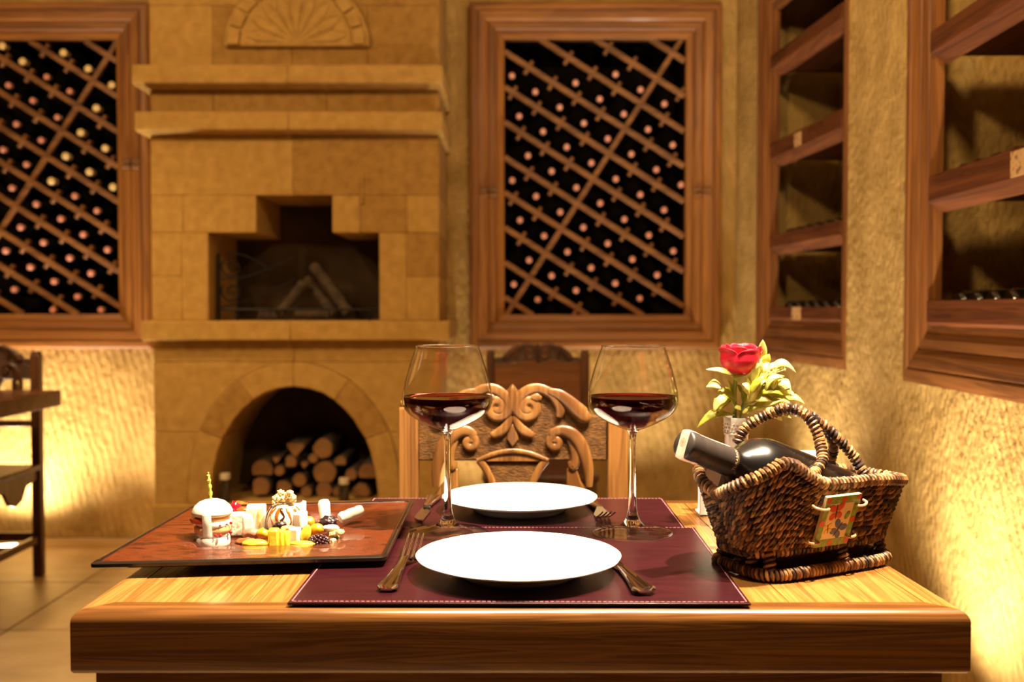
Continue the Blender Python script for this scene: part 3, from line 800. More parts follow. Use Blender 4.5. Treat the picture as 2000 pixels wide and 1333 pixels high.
for (x0, x1, y0, y1) in ((-0.445, 0.46, 1.082, 1.09), (-0.36, 0.345, 1.62, 1.645)):
    MB().box(x0, x1, y0, y1, TZ - 0.145, TZ - 0.067).build('apron', M['tablewood_x'], tb, bevel=0.002)
for x in (-0.40, 0.395):
    MB().box(x - 0.012, x + 0.012, 1.17, 1.59, TZ - 0.145, TZ - 0.067).build('apron', M['tablewood'], tb, bevel=0.002)

# table at the far left, only its corner in the frame
_TZ = TZ
lt = thing('dining_table', 'dark wooden table corner cut off by the left photo edge', 'table', (-2.2, 3.62, 0))
table_quad(lt, [(-2.70, 3.28), (-1.768, 3.28), (-1.768, 4.005), (-2.70, 4.005)], 0.062, 0.006, 0.05, 6, M['darkwood'], M['darkwood'])
for (x, y) in ((-2.62, 3.36), (-1.84, 3.34), (-2.40, 3.94), (-2.62, 3.94)):
    MB().box(x - 0.035, x + 0.035, y - 0.035, y + 0.035, 0.0, TZ - 0.062).build('leg', M['darkwood'], lt, bevel=0.004)

# ------------------------------------------------------------------ placemats
def placemat(label, cn, z, stz):
    c = [Vector((p[0], p[1], 0)) for p in cn]
    def bil(u, v): return c[0] * (1 - u) * (1 - v) + c[1] * u * (1 - v) + c[2] * u * v + c[3] * (1 - u) * v
    cen = sum(c, Vector()) / 4
    root = thing('placemat', label, 'placemat', (cen.x, cen.y, z))
    poly = [(p.x, p.y) for p in c]
    MB().prism(poly, lambda x, y: (x, y, z), lambda x, y: (x, y, z + 0.0026)).build('leather', M['mat'], root, bevel=0.0008)
    b = MB()
    for i in range(4):
        p, q = c[i], c[(i + 1) % 4]; L = (q - p).length; d = (q - p) / L
        nin = Vector((-d.y, d.x, 0))
        if nin.dot(cen - p) < 0: nin = -nin
        t = 0.005
        while t < L - 0.006:
            m_ = p + d * (t + 0.0018) + nin * 0.004
            b.obox((m_.x, m_.y, z + 0.0028), d * 0.0019, nin * 0.00055, (0, 0, 0.0004)); t += 0.0056
    s = b.build('stitching', M['thread'], root); s['kind'] = 'stuff'
MT = TZ + 0.0002
placemat('burgundy leather placemat at the front, under the nearer plate', [(-0.2385, 1.0765), (0.253, 1.0735), (0.2605, 1.452), (-0.2345, 1.455)], MT + 0.0028, 0)
placemat('burgundy leather placemat at the back, under the farther plate', [(-0.235, 1.36), (0.249, 1.36), (0.251, 1.692), (-0.232, 1.692)], MT, 0)
MZ = MT + 0.0055          # top of the front mat
MZB = MT + 0.0027

# ------------------------------------------------------------------ plates
def plate(label, c, z):
    root = thing('dinner_plate', label, 'plate', (c[0], c[1], z), 'white plates on the placemats')
    H = 0.0235; Rr = 0.1205
    lob = lambda an, r, zz: 1 + (0.006 * (abs(math.cos(6 * an)) - 0.5) if r > 0.1 else 0)
    prof = [(0, 0.006), (0.060, 0.006), (0.070, 0.0065), (0.076, 0.0095), (0.084, 0.0145), (0.10, 0.0185), (Rr - 0.002, H), (Rr, H - 0.0006), (Rr - 0.0005, H - 0.002),
            (0.10, 0.0155), (0.083, 0.0105), (0.075, 0.004), (0.070, 0.0), (0.064, 0.0), (0.062, 0.0025), (0, 0.0025)]
    MB().lathe(prof, 72, (c[0], c[1], z), mod=lob).build('plate_body', M['china'], root, ang=60)
plate('white round plate nearest the camera between fork and knife', (0.0075, 1.199), MZ)
plate('white round plate farther back, in front of the carved chair', (0.012, 1.59), MZB)

# ------------------------------------------------------------------ wine glasses
def wineglass(label, x, y, z):
    root = thing('wine_glass', label, 'glass', (x, y, z), 'red wine glasses')
    c = (x, y, z)
    foot = [(0, 0.0008), (0.050, 0.0), (0.0542, 0.0006), (0.0546, 0.0016), (0.053, 0.0026), (0.042, 0.0042), (0.028, 0.0065), (0.0165, 0.0115), (0.0105, 0.018), (0.0075, 0.026), (0.0058, 0.036), (0.0048, 0.055), (0.0043, 0.08),
            (0.0042, 0.11), (0.0044, 0.13), (0.0052, 0.137), (0.0068, 0.1415)]
    outer = [(0.0095, 0.1438), (0.018, 0.1468), (0.031, 0.1525), (0.044, 0.1595), (0.0535, 0.1665), (0.0592, 0.1735), (0.0620, 0.181), (0.0626, 0.188), (0.0612, 0.199), (0.0580, 0.214), (0.0535, 0.230), (0.0480, 0.247), (0.0437, 0.2592)]
    lip = [(0.0434, 0.2598), (0.0430, 0.2592)]
    inner = [(max(r - 0.0011, 0), zz + (0.0016 if zz < 0.17 else 0.0004)) for r, zz in outer[::-1][1:]]
    inner = inner[:-1] + [(0.006, 0.1505), (0.0022, 0.155), (0.0, 0.158)]
    fo = [p for p in foot if p[1] <= 0.0116] + [(0.0, 0.0120)]
    MB().lathe(fo, 72, c).build('foot', M['thin'], root, ang=60)
    st = [(0, 0.0122)] + [p for p in foot if p[1] > 0.0116 or p[1] == 0.0115][0:] + [(0.0088, 0.1434), (0.006, 0.1450), (0, 0.1465)]
    MB().lathe(st, 40, c).build('stem', M['glass'], root, ang=60)
    MB().lathe([(0.0, 0.1472)] + outer + lip + inner, 72, c).build('bowl', M['thin'], root, ang=80)
    def bead(name, r_, z0, q): MB().lathe([(r_ + q * math.cos(2 * math.pi * k / 8), z0 + q * math.sin(2 * math.pi * k / 8)) for k in range(8)], 72, c, closed=True).build(name, M['glass'], root, ang=80)
    bead('rim', 0.0434, 0.2600, 0.0009); bead('foot_rim', 0.0546, 0.0012, 0.0010)
    # the wine: reaches a hair into the glass so that no air gap shows
    lvl = 0.1900
    wp = [(r + 0.0004, zz - 0.0002) for r, zz in inner[::-1] if zz < lvl - 0.0005]
    wp[0] = (0.0, wp[0][1]); ro = 0.0626 - 0.0011 + 0.0002
    wp += [(ro, lvl + 0.0006), (ro - 0.0012, lvl), (0.0, lvl)]
    MB().lathe(wp, 72, c).build('wine', M['wine'], root, ang=50)
wineglass('wine glass with red wine at the left, beside the brown dish', -0.0895, 1.415, MZ)
wineglass('wine glass with red wine at the right, beside the basket', 0.1675, 1.415, MZ)

# ------------------------------------------------------------------ cutlery (local: x across, y along from handle end 0 to tip L, z up)
def placer(p0, p1):
    p0 = Vector(p0); p1 = Vector(p1); d = Vector((p1.x - p0.x, p1.y - p0.y, 0)).normalized(); s = Vector((d.y, -d.x, 0))
    return lambda x, y, z: p0 + s * x + d * y + Vector((0, 0, z))
def handle(T, L0, L1, kz, w0=0.0105):
    """flared handle: a swept oval cross-section with a raised rim"""
    b = MB(); n = 16; rows = []
    for i in range(n + 1):
        t = i / n; y = L0 + (L1 - L0) * t
        wv = w0 * 1.2 * (0.40 + 0.60 * (1 - t) ** 1.6) * (min(1, (t + 0.02) * 14) ** 0.5 if t < 0.08 else 1)
        th = 0.0036 * (1 - 0.3 * t) * (min(1, (t + 0.03) * 12) if t < 0.08 else 1)
        zc = kz(y); row = []
        for (a, h) in ((-1, 0), (-0.92, 0.75), (-0.7, 1.0), (-0.45, 0.62), (0, 0.5), (0.45, 0.62), (0.7, 1.0), (0.92, 0.75), (1, 0), (0.8, -0.9), (0, -1.0), (-0.8, -0.9)):
            row.append(T(a * wv, y, zc + h * th))
        rows.append(row)
    m = 12; vs = [p for r_ in rows for p in r_]
    fs = [(i * m + k, i * m + (k + 1) % m, (i + 1) * m + (k + 1) % m, (i + 1) * m + k) for i in range(n) for k in range(m)]
    fs += [tuple(range(m)), tuple(n * m + k for k in range(m - 1, -1, -1))]
    return b.add(vs, fs)
def fork(label, p0, p1, z, rise=1.0):
    L = (Vector(p1) - Vector(p0)).length; T0 = placer((p0[0], p0[1], z), (p1[0], p1[1], z))
    root = thing('fork', label, 'fork', (p0[0], p0[1], z))
    Lh = L * 0.56; Lr = L * 0.70
    def kz(y):
        if y < Lh: return 0.0042 + 0.008 * (y / Lh) ** 2
        return 0.0122 - 0.0095 * ((y - Lh) / (Lr - Lh)) if y < Lr else 0.0027 + 0.019 * ((y - Lr) / (L - Lr)) ** 1.25
    handle(T0, 0, Lh, kz).build('handle', M['steel'], root, ang=50)
    b = MB(); n = 8; vs = []; W = 0.0128
    for i in range(n + 1):
        t = i / n; y = Lh + (Lr - Lh) * t; wv = 0.0044 + (W - 0.0044) * (3 * t * t - 2 * t ** 3); zc = kz(y)
        for a in (-1, -0.5, 0, 0.5, 1): vs.append(T0(a * wv, y, zc + 0.0009 + 0.0012 * a * a * t))
        for a in (1, 0.5, 0, -0.5, -1): vs.append(T0(a * wv, y, zc - 0.0009 + 0.0012 * a * a * t))
    m = 10
    fs = [(i * m + k, i * m + (k + 1) % m, (i + 1) * m + (k + 1) % m, (i + 1) * m + k) for i in range(n) for k in range(m)] + [tuple(range(m)), tuple(n * m + k for k in range(m - 1, -1, -1))]
    b.add(vs, fs).build('neck', M['steel'], root, ang=50)
    for q in range(4):
        xc = (-1.5 + q) * (2 * W / 4) * 0.98
        pts = []; rs = []
        for i in range(9):
            t = i / 8; y = Lr - 0.002 + (L - Lr + 0.002) * t
            pts.append(T0(xc, y, kz(max(y, Lr)) + 0.0003)); rs.append((0.0023 - 0.0009 * t) * (1 if t < 0.95 else 0.6))
        MB().tube(pts, rs, 8, flat=((0, 0, 1), 0.62)).build('tine', M['steel'], root, ang=60)
def knife(label, p0, p1, z):
    L = (Vector(p1) - Vector(p0)).length; T0 = placer((p0[0], p0[1], z), (p1[0], p1[1], z))
    root = thing('knife', label, 'knife', (p0[0], p0[1], z))
    Lh = L * 0.47
    handle(T0, 0, Lh, lambda y: 0.0052 - 0.001 * y / L, 0.0122).build('handle', M['steel'], root, ang=50)
    T1 = T0
    n = 12; vs = []
    for i in range(n + 1):
        t = i / n; y = Lh - 0.002 + (L - Lh + 0.002) * t
        xl = -0.0055 - 0.0035 * min(1, t * 5); xr = 0.0055 + 0.002 * min(1, t * 5)
        if t > 0.7:
            q = (t - 0.7) / 0.3; xr = xr - (xr - (xl + 0.001)) * q ** 2.2
        th = 0.0011 if t > 0.05 else 0.002
        vs += [T1(xl, y, 0.0022 - th * 0.25), T1(xr, y, 0.0022 - th), T1(xr, y, 0.0022 + th), T1(xl, y, 0.0022 + th * 0.25)]
    fs = [(i * 4 + k, i * 4 + (k + 1) % 4, (i + 1) * 4 + (k + 1) % 4, (i + 1) * 4 + k) for i in range(n) for k in range(4)] + [(0, 1, 2, 3), tuple(n * 4 + k for k in (3, 2, 1, 0))]
    MB().add(vs, fs).build('blade', M['steel'], root, ang=30)
fork('steel fork left of the nearer plate, tines pointing away', (-0.1375, 1.113), (-0.1235, 1.314), MZ)
knife('steel knife right of the nearer plate, blade under its rim', (0.1445, 1.100), (0.113, 1.326), MZ)
fork('steel fork right of the farther plate, tines toward the camera', (0.1245, 1.668), (0.1405, 1.468), MZB)
knife('steel knife left of the farther plate, blade toward the camera', (-0.1265, 1.688), (-0.1405, 1.498), MZB)

# ------------------------------------------------------------------ square brown dish
DC = [Vector(p) for p in ((-0.495, 1.189, 0), (-0.1516, 1.223, 0), (-0.1535, 1.590, 0), (-0.487, 1.541, 0))]
DZ = TZ + 0.0006; DK = 0.60
def dq(u, v, z=0.0):
    p = DC[0] * (1 - u) * (1 - v) + DC[1] * u * (1 - v) + DC[2] * u * v + DC[3] * (1 - u) * v
    return Vector((p.x, p.y, DZ + z * DK))
dish = thing('square_dish', 'square reddish-brown glazed dish holding cheese and dried fruit', 'dish', dq(0.5, 0.5))
def ring_loft(rings, ns=14, rad=0.04):
    """rings: (inset, z); a rounded square loop per ring, lofted"""
    b = MB(); vs = []; cnt = None
    for (ins, z) in rings:
        loop = []; rr_ = max(0.02, rad * (1 - ins * 1.2))
        for cx, cy, a0 in ((1 - ins - rr_, 1 - ins - rr_, 0), (ins + rr_, 1 - ins - rr_, 90), (ins + rr_, ins + rr_, 180), (1 - ins - rr_, ins + rr_, 270)):
            for k in range(5):
                a = R(a0 + 90 * k / 4); loop.append((cx + rr_ * math.cos(a), cy + rr_ * math.sin(a)))
        fine = []
        for i in range(len(loop)):
            p, q = loop[i], loop[(i + 1) % len(loop)]
            if i % 5 == 4:
                for k in range(ns): fine.append((p[0] + (q[0] - p[0]) * k / ns, p[1] + (q[1] - p[1]) * k / ns))
            else: fine.append(p)
        cnt = len(fine); vs += [dq(u, v, z) for u, v in fine]
    fs = [(i * cnt + k, i * cnt + (k + 1) % cnt, (i + 1) * cnt + (k + 1) % cnt, (i + 1) * cnt + k) for i in range(len(rings) - 1) for k in range(cnt)]
    return b, vs, fs, cnt
WELL = 0.0115
rings = [(0.020, 0.0282), (0.022, 0.0300), (0.028, 0.0302), (0.05, 0.0298), (0.15, 0.0288), (0.225, 0.0275), (0.243, 0.0245), (0.258, 0.0165), (0.275, 0.0122), (0.30, WELL), (0.42, WELL - 0.0002)]
b, vs, fs, cnt = ring_loft(rings, rad=0.012)
fs.append(tuple((len(rings) - 1) * cnt + k for k in range(cnt)))
b.add(vs, fs).build('glazed_top', M['dish'], dish, ang=50)
rings = [(0.022, 0.0285), (0.019, 0.0318), (0.006, 0.0318), (0.0, 0.0290), (0.0, 0.0225), (0.006, 0.0200), (0.06, 0.0195), (0.20, 0.019), (0.235, 0.013), (0.26, 0.0015), (0.27, 0.0), (0.40, 0.0)]
b, vs, fs, cnt = ring_loft(rings, rad=0.012)
fs.append(tuple((len(rings) - 1) * cnt + k for k in range(cnt - 1, -1, -1)))
b.add(vs, fs).build('dark_underside', M['dish_edge'], dish, ang=50)

# ------------------------------------------------------------------ food on the dish
FZ = DZ + WELL * DK; FYO = 0.045
M['cheese'] = mottled('white_cheese', [(0.80, 0.73, 0.58), (0.86, 0.80, 0.68)], ns=60, rough=0.5, bump=0.2, bscale=200, bdist=0.001, sss=0.1)
M['bun'] = mottled('pale_bun', [(0.80, 0.70, 0.52), (0.86, 0.78, 0.62)], ns=40, rough=0.5, bump=0.1, bscale=120, bdist=0.001)
M['crust'] = mottled('golden_crust', [(0.62, 0.36, 0.07), (0.80, 0.62, 0.25), (0.85, 0.75, 0.5)], ns=70, rough=0.4, bump=0.3, bscale=150, bdist=0.001)
M['veined'] = mottled('veined_cheese', [(0.45, 0.28, 0.05), (0.84, 0.76, 0.58), (0.86, 0.8, 0.66)], ns=90, rough=0.45, bump=0.2, bscale=200, lo=0.33, hi=0.55)
M['tomato'] = plain('tomato_red', (0.55, 0.08, 0.015), 0.25, coat=0.5)
M['berry_red'] = plain('pomegranate', (0.42, 0.012, 0.03), 0.15, coat=0.6)
M['jelly'] = plain('red_jelly', (0.62, 0.008, 0.02), 0.12, coat=0.8)
M['peach'] = plain('peach_slice', (0.75, 0.42, 0.16), 0.35, coat=0.3)
M['pick'] = mottled('garnish_green', [(0.50, 0.50, 0.05), (0.66, 0.64, 0.12)], ns=120, rough=0.4, bump=0)
M['syrup'] = plain('amber_syrup', (0.30, 0.085, 0.008), 0.08, coat=1.0)
M['syrup_dark'] = plain('dark_syrup', (0.05, 0.016, 0.006), 0.08, coat=1.0)
M['walnut'] = mottled('walnut', [(0.50, 0.31, 0.10), (0.78, 0.62, 0.34)], ns=120, rough=0.5, bump=0.4, bscale=300, bdist=0.001)
M['apricot_y'] = mottled('yellow_apricot', [(0.84, 0.50, 0.02), (0.90, 0.64, 0.06)], ns=50, rough=0.35, bump=0.2, bscale=120, bdist=0.001, sss=0.1)
M['apricot_o'] = mottled('orange_apricot', [(0.72, 0.26, 0.01), (0.80, 0.38, 0.02)], ns=50, rough=0.35, bump=0.2, bscale=120, bdist=0.001, sss=0.1)
M['pineapple'] = mottled('pineapple', [(0.88, 0.64, 0.02), (0.92, 0.76, 0.07)], scale=(2, 2, 0.6), ns=60, rough=0.3, bump=0.3, bscale=160, bdist=0.001, sss=0.1)
M['date'] = mottled('brown_date', [(0.16, 0.045, 0.012), (0.33, 0.11, 0.03)], ns=60, rough=0.35, bump=0.6, bscale=120, bdist=0.002)
M['fig'] = mottled('sugared_fig', [(0.30, 0.12, 0.07), (0.48, 0.22, 0.14)], ns=90, rough=0.55, bump=0.6, bscale=200, bdist=0.001)
M['prune'] = mottled('prune', [(0.014, 0.007, 0.008), (0.035, 0.016, 0.018)], ns=40, rough=0.22, bump=0.9, bscale=130, bdist=0.003, coat=0.3)
M['choc'] = plain('chocolate', (0.05, 0.018, 0.01), 0.25, coat=0.4)
def fpt(px, py, Y): return at(px, py, Y)
def K(Y): return Y / FPX                    # metres per pixel at depth Y
FG = 'food on the brown dish'
def fblob(name, label, cat, px, py, Y, rx, rz, ry=None, mat='date', seed=1, amp=0.15, freq=1.8, tilt=0, floor=True, yaw=0):
    Y = Y + FYO; k = K(Y); c = fpt(px, py, Y); rx, rz = rx * k, rz * k; ry = ry * k if ry else rx
    if floor and c.z - rz * 0.92 < FZ: c.z = FZ + rz * 0.92
    b = MB().blob(c, (rx, ry, rz), seed, amp, freq, 3, M3=(Matrix.Rotation(R(yaw), 3, 'Z') @ Matrix.Rotation(R(tilt), 3, 'Y')))
    o = b.build(name, M[mat], None, loc=(c.x, c.y, min(v.z for v in b.v)), ang=70); tag(o, label, cat); return o
# 1 layered tower
Yt = 1.292 + FYO; kt = K(Yt); tx = fpt(414, 1040, Yt).x
tower = thing('layered_canape', 'white layered cheese tower with domed bun and red seeds, left end of dish', 'food', (tx, Yt, FZ))
def tz(py): return max(fpt(414, py, Yt).z, FZ)
def disc(r, z0, z1, name, mat, dx=0, parent=tower, yaw=0.0, wob=0.03, y=Yt, x=None):
    prof = [(0, z0), (r * 0.96, z0), (r, z0 + (z1 - z0) * 0.2), (r, z0 + (z1 - z0) * 0.8), (r * 0.96, z1), (0, z1)]
    return MB().lathe(prof, 28, ((tx if x is None else x) + dx * kt, y, 0), mod=lambda a, r_, z: 1 + wob * math.sin(3 * a + yaw)).build(name, M[mat], parent)
z_ = [FZ, tz(1050), tz(1037), tz(1026), tz(1015), tz(1006)]
if z_[1] < FZ + 0.012: z_[1] = FZ + 0.012
disc(34 * kt, z_[0], z_[1], 'cheese_slice', 'cheese', 0, yaw=1)
disc(31 * kt, z_[1], z_[2], 'filling', 'cheese', 2, yaw=2, wob=0.05)
disc(35 * kt, z_[2], z_[3], 'peach_slice', 'peach', 2, yaw=3)
disc(34 * kt, z_[3], z_[4], 'cheese_slice', 'cheese', 4, yaw=5, wob=0.05)
disc(33 * kt, z_[4], z_[5], 'peach_slice', 'peach', 1, yaw=0)
for i, (px, py, q) in enumerate([(397, 1048, 4), (421, 1047, 3.5), (430, 1047, 4.5), (450, 1040, 5), (451, 1022, 4), (430, 1027, 2.5), (443, 1025, 2.5)]):
    dx = px - 416; yy = Yt - math.sqrt(max(0, 33 ** 2 - min(dx * dx, 1000))) * kt
    c = fpt(px, py, yy + 0.0005); MB().blob(c, (q * kt * 0.8, q * kt * 0.5, q * kt * 0.65), i, 0.1).build('red_seed', M['berry_red'], tower)
MB().lathe([(0, 0), (0.018, 0), (0.019, 0.003), (0.018, 0.006), (0, 0.006)], 24, (fpt(402, 1020, Yt).x, Yt - 0.004, tz(1018)), ax=(-0.1, 0, 1)).build('tomato_slice', M['tomato'], tower)
# cream strip hanging down the front
cr = [fpt(403, 1008, Yt - 0.027), fpt(404, 1022, Yt - 0.028), fpt(405, 1038, Yt - 0.0275), fpt(406, 1052, Yt - 0.027)]
MB().tube(catmull(cr, 5), [9 * kt] * 15 + [8 * kt], 10, flat=((0, 1, 0), 0.35)).build('cream', M['cheese'], tower)
b = MB(); prof = [(0, tz(1006)), (34 * kt, tz(1006)), (38.5 * kt, tz(1003)), (38 * kt, tz(998)), (33 * kt, tz(988)), (24 * kt, tz(980)), (12 * kt, tz(975.5)), (0, tz(974))]
b.lathe(prof, 32, (tx + 1 * kt, Yt, 0), mod=lambda a, r_, z: 1 + 0.025 * math.sin(2 * a + 1)).build('bun', M['bun'], tower, ang=80)
# 2 garnish pick
pp = [(412, 980), (411, 962), (409, 945), (407, 931), (406.5, 923)]
pts = catmull([fpt(x, y, Yt) for x, y in pp], 5)
rs = [kt * (3.2 + 1.2 * math.sin(i * 1.7) * (0.3 + 0.7 * (i < 14)) - (1.4 if i > 16 else 0)) for i in range(len(pts))]
MB2 = MB().tube(pts, rs, 8)
tag(MB2.build('garnish_pick', M['pick'], None, loc=pts[0]), 'slim yellow-green garnish stuck upright in the domed bun', 'garnish')
# 3 red jelly and tomato piece behind the tower
Yj = 1.385 + FYO; kj = K(Yj); c = fpt(460, 990, Yj)
b = MB().blob((c.x, Yj, FZ + 0.020), (13 * kj, 12 * kj, 0.020), 5, 0.25, 2.2)
tag(b.build('red_jelly', M['jelly'], None, loc=(c.x, Yj, FZ)), 'glossy red jelly piece behind the domed bun', 'food')
fblob('dried_tomato', 'orange-red dried tomato piece between jelly and veined cheese', 'food', 474, 1000, 1.37, 14, 10, 11, 'tomato', 8)
# 4 cheese pieces
def slab(name, label, px0, px1, py0, py1, Y, depth, mat, yaw=8, tilt=0, cat='cheese', parts=None):
    Y = Y + FYO; k = K(Y); a = fpt(px0, py1, Y); e = fpt(px1, py0, Y); z0 = max(a.z, FZ); zc = (z0 + e.z) / 2; xc = (a.x + e.x) / 2
    m3 = Matrix.Rotation(R(yaw), 3, 'Z') @ Matrix.Rotation(R(tilt), 3, 'Y')
    b = MB().obox((xc, Y, zc), m3 @ Vector(((e.x - a.x) / 2, 0, 0)), m3 @ Vector((0, depth / 2, 0)), m3 @ Vector((0, 0, (e.z - z0) / 2)))
    o = b.build(name, M[mat], None, bevel=0.0025, loc=(xc, Y, z0)); tag(o, label, cat); return o, Vector((xc, Y, zc)), m3, ((e.x - a.x) / 2, depth / 2, (e.z - z0) / 2)
o, c, m3, h = slab('cheese_block', 'tall pale cheese block with golden crust streaks behind the fig', 482, 519, 987, 1040, 1.355, 0.024, 'cheese', 10)
for (fx_, fz_, w_, h_) in ((-0.45, 0.45, 0.36, 0.42), (0.42, 0.05, 0.3, 0.8)):
    cc = c + m3 @ Vector((fx_ * h[0], -h[1] - 0.0005, fz_ * h[2]))
    MB().blob(cc, (w_ * h[0], 0.002, h_ * h[2]), int(w_ * 100), 0.3, 2).build('crust_streak', M['crust'], o)
slab('cheese_block', 'low blue-veined cheese block just right of the white tower', 452, 492, 1002, 1045, 1.345, 0.022, 'veined', 6)
slab('cheese_block', 'small white cheese block leaning beside the veined one', 474, 494, 1008, 1045, 1.325, 0.014, 'cheese', 18)
# 5 honeyed cheese ball with walnuts
Yb2 = 1.345 + FYO; kb = K(Yb2); bx = fpt(556, 1000, Yb2).x; rb = 36.5 * kb
zb0 = FZ; rbz = (fpt(556, 984, Yb2).z - FZ) / 2; zc = FZ + rbz
ball = thing('honeyed_cheese_ball', 'white cheese ball dripping with amber honey and topped with walnuts', 'food', (bx, Yb2, FZ))
MB().lathe([(0, -rbz)] + [(rb * math.cos(a) ** 0.6, rbz * math.sin(a)) for a in [R(q) for q in range(-80, 81, 10)]] + [(0, rbz)], 32, (bx, Yb2, zc), mod=lambda a, r_, z: 1 + 0.02 * math.sin(5 * a)).build('cheese_ball', M['cheese'], ball, ang=80)
for i, (a0, z1) in enumerate([(200, -0.75), (222, -0.9), (238, -0.2), (262, -0.7), (275, 0.1), (296, -0.8), (318, -0.5), (340, -0.9), (20, -0.5), (150, -0.6), (180, -0.8)]):
    pts = []
    for q in range(9):
        s_ = 0.86 + (z1 - 0.86) * q / 8; ph = math.asin(max(-0.98, min(0.98, s_)))
        a = R(a0 + 6 * math.sin(q * 0.8 + i)); rr_ = rb * math.cos(ph) ** 0.6 * 1.005
        pts.append((bx + rr_ * math.cos(a), Yb2 + rr_ * math.sin(a), zc + rbz * s_))
    wd = 0.0019 if i % 3 else 0.0026
    MB().tube(pts, [wd * (0.8 + 0.25 * math.sin(q)) for q in range(9)], 8, flat=((math.cos(R(a0)), math.sin(R(a0)), 0.2), 0.35)).build('honey_drip', M['syrup' if i % 4 else 'syrup_dark'], ball)
MB().lathe([(0, rbz * 0.9), (rb * 0.5, rbz * 0.86), (rb * 0.60, rbz * 0.82), (rb * 0.52, rbz * 0.78)], 24, (bx, Yb2, zc + 0.001), mod=lambda a, r_, z: 1 + 0.12 * math.sin(5 * a)).build('honey_cap', M['syrup_dark'], ball)
for i, (px, py, q) in enumerate([(540, 974, 7.5), (548, 963, 7), (556, 968, 8), (566, 964, 6.5), (571, 972, 7.5), (545, 980, 6.5), (556, 980, 8), (566, 981, 7), (536, 981, 5), (574, 979, 5), (560, 973, 7), (552, 974, 6)]):
    c = fpt(px, py, Yb2 + rng.uniform(-0.012, 0.012)); MB().blob(c, (q * kb, q * kb, q * kb * 0.9), i + 20, 0.55, 2.2).build('walnut_piece', M['walnut'], ball, ang=80)
# 6 cheese right of the ball
slab('cheese_cube', 'white cheese cube with a green speck, right of the walnut ball', 577, 596, 1000, 1032, 1.32, 0.022, 'cheese', -14)
o, c, m3, h = slab('cheese_cube', 'dark-topped cheese cube behind the walnut ball', 573, 592, 980, 1020, 1.40, 0.024, 'cheese', -20)
MB().blob(c + m3 @ Vector((0, 0, h[2] + 0.0006)), (h[0] * 0.9, h[1] * 0.9, 0.0025), 3, 0.2).build('chocolate_top', M['choc'], o)
fblob('dried_apricot', 'amber translucent dried apricot beside the white cheese cube', 'fruit', 603, 1022, 1.345, 12, 13, 9, 'apricot_o', 31, 0.2)
# 7 fruit in front
Y1 = 1.272
fblob('dried_fig', 'sugared pinkish dried fig at the left of the fruit row', 'fruit', 490, 1043, 1.305, 17, 11, 12, 'fig', 41, 0.22)
fblob('dried_fig', 'reddish dried fruit behind the front apricot half', 'fruit', 514, 1043, 1.300, 13, 11, 11, 'apricot_o', 43, 0.25)
fblob('date', 'wrinkled brown date lying left of the front apricot', 'fruit', 478, 1058, 1.272, 20, 7, 11, 'date', 44, 0.25, tilt=-8)
fblob('dried_apricot', 'flat yellow dried apricot at the front left of the fruit', 'fruit', 498, 1062, 1.262, 26, 8, 13, 'apricot_y', 45, 0.12)
def chunk(label, px0, px1, py0, py1, Y, mat='pineapple', yaw=0, d=0.016, name='pineapple_chunk', cat='fruit'):
    slab(name, label, px0, px1, py0, py1, Y, d, mat, yaw, 0, cat)
chunk('tall yellow pineapple chunk, leftmost of the three at the front', 525, 545, 1033, 1070, 1.268, yaw=4)
chunk('tall yellow pineapple chunk, middle of the three at the front', 546, 556, 1034, 1070, 1.272, yaw=-6)
chunk('narrow yellow pineapple chunk next to the small white cheese cube', 557, 566, 1037, 1070, 1.276, yaw=-12)
slab('cheese_cube', 'small white cheese cube between pineapple and apricot wedge', 566, 586, 1031, 1066, 1.282, 0.015, 'cheese', -8)
fblob('apricot_wedge', 'upright yellow apricot wedge left of the glossy blackberry', 'fruit', 597, 1045, 1.285, 10, 20, 8, 'apricot_y', 47, 0.1, tilt=14)
fblob('dried_apricot', 'orange dried apricot behind the blackberry', 'fruit', 618, 1035, 1.305, 15, 12, 10, 'apricot_o', 48, 0.12, tilt=-18)
fblob('dried_apricot', 'flat yellow dried apricot in front of the apricot wedge', 'fruit', 590, 1063, 1.262, 25, 6, 12, 'apricot_y', 49, 0.12)
fblob('prune', 'small dark prune leaning on the walnut ball', 'fruit', 545, 1027, 1.30, 14, 7, 9, 'prune', 50, 0.35, 2.6, tilt=-22, floor=False)
fblob('prune', 'wrinkled dark prune under the white cheese stick', 'fruit', 642, 1020, 1.345, 17, 12, 12, 'prune', 51, 0.35, 2.6)
fblob('orange_slice', 'thin golden fruit ring above the pineapple chunks', 'fruit', 563, 1032, 1.292, 15, 5, 9, 'peach', 52, 0.15, floor=False)
# blackberry of drupelets
Yk = 1.272 + FYO; kk = K(Yk); c = fpt(622, 1052, Yk); bb = thing('blackberry', 'glossy purple-black blackberry at the front right of the fruit', 'fruit', (c.x, Yk, FZ))
bm_ = MB(); cz = FZ + 13 * kk
rgb = random.Random(3)
for i in range(70):
    zz = 1 - 2 * (i + 0.5) / 70; a = i * 2.39996; q = math.sqrt(1 - zz * zz)
    d = Vector((q * math.cos(a), q * math.sin(a), zz)); p = Vector((c.x + d.x * 19 * kk, Yk + d.y * 14 * kk, cz + d.z * 11.5 * kk))
    bm_.blob(p, (3.6 * kk, 3.6 * kk, 3.4 * kk), i, 0.05, sub=2)
dr = bm_.build('drupelets', M['prune_gloss'] if 'prune_gloss' in M else plain('blackberry_skin', (0.03, 0.008, 0.012), 0.12, coat=0.8), bb); dr['kind'] = 'stuff'
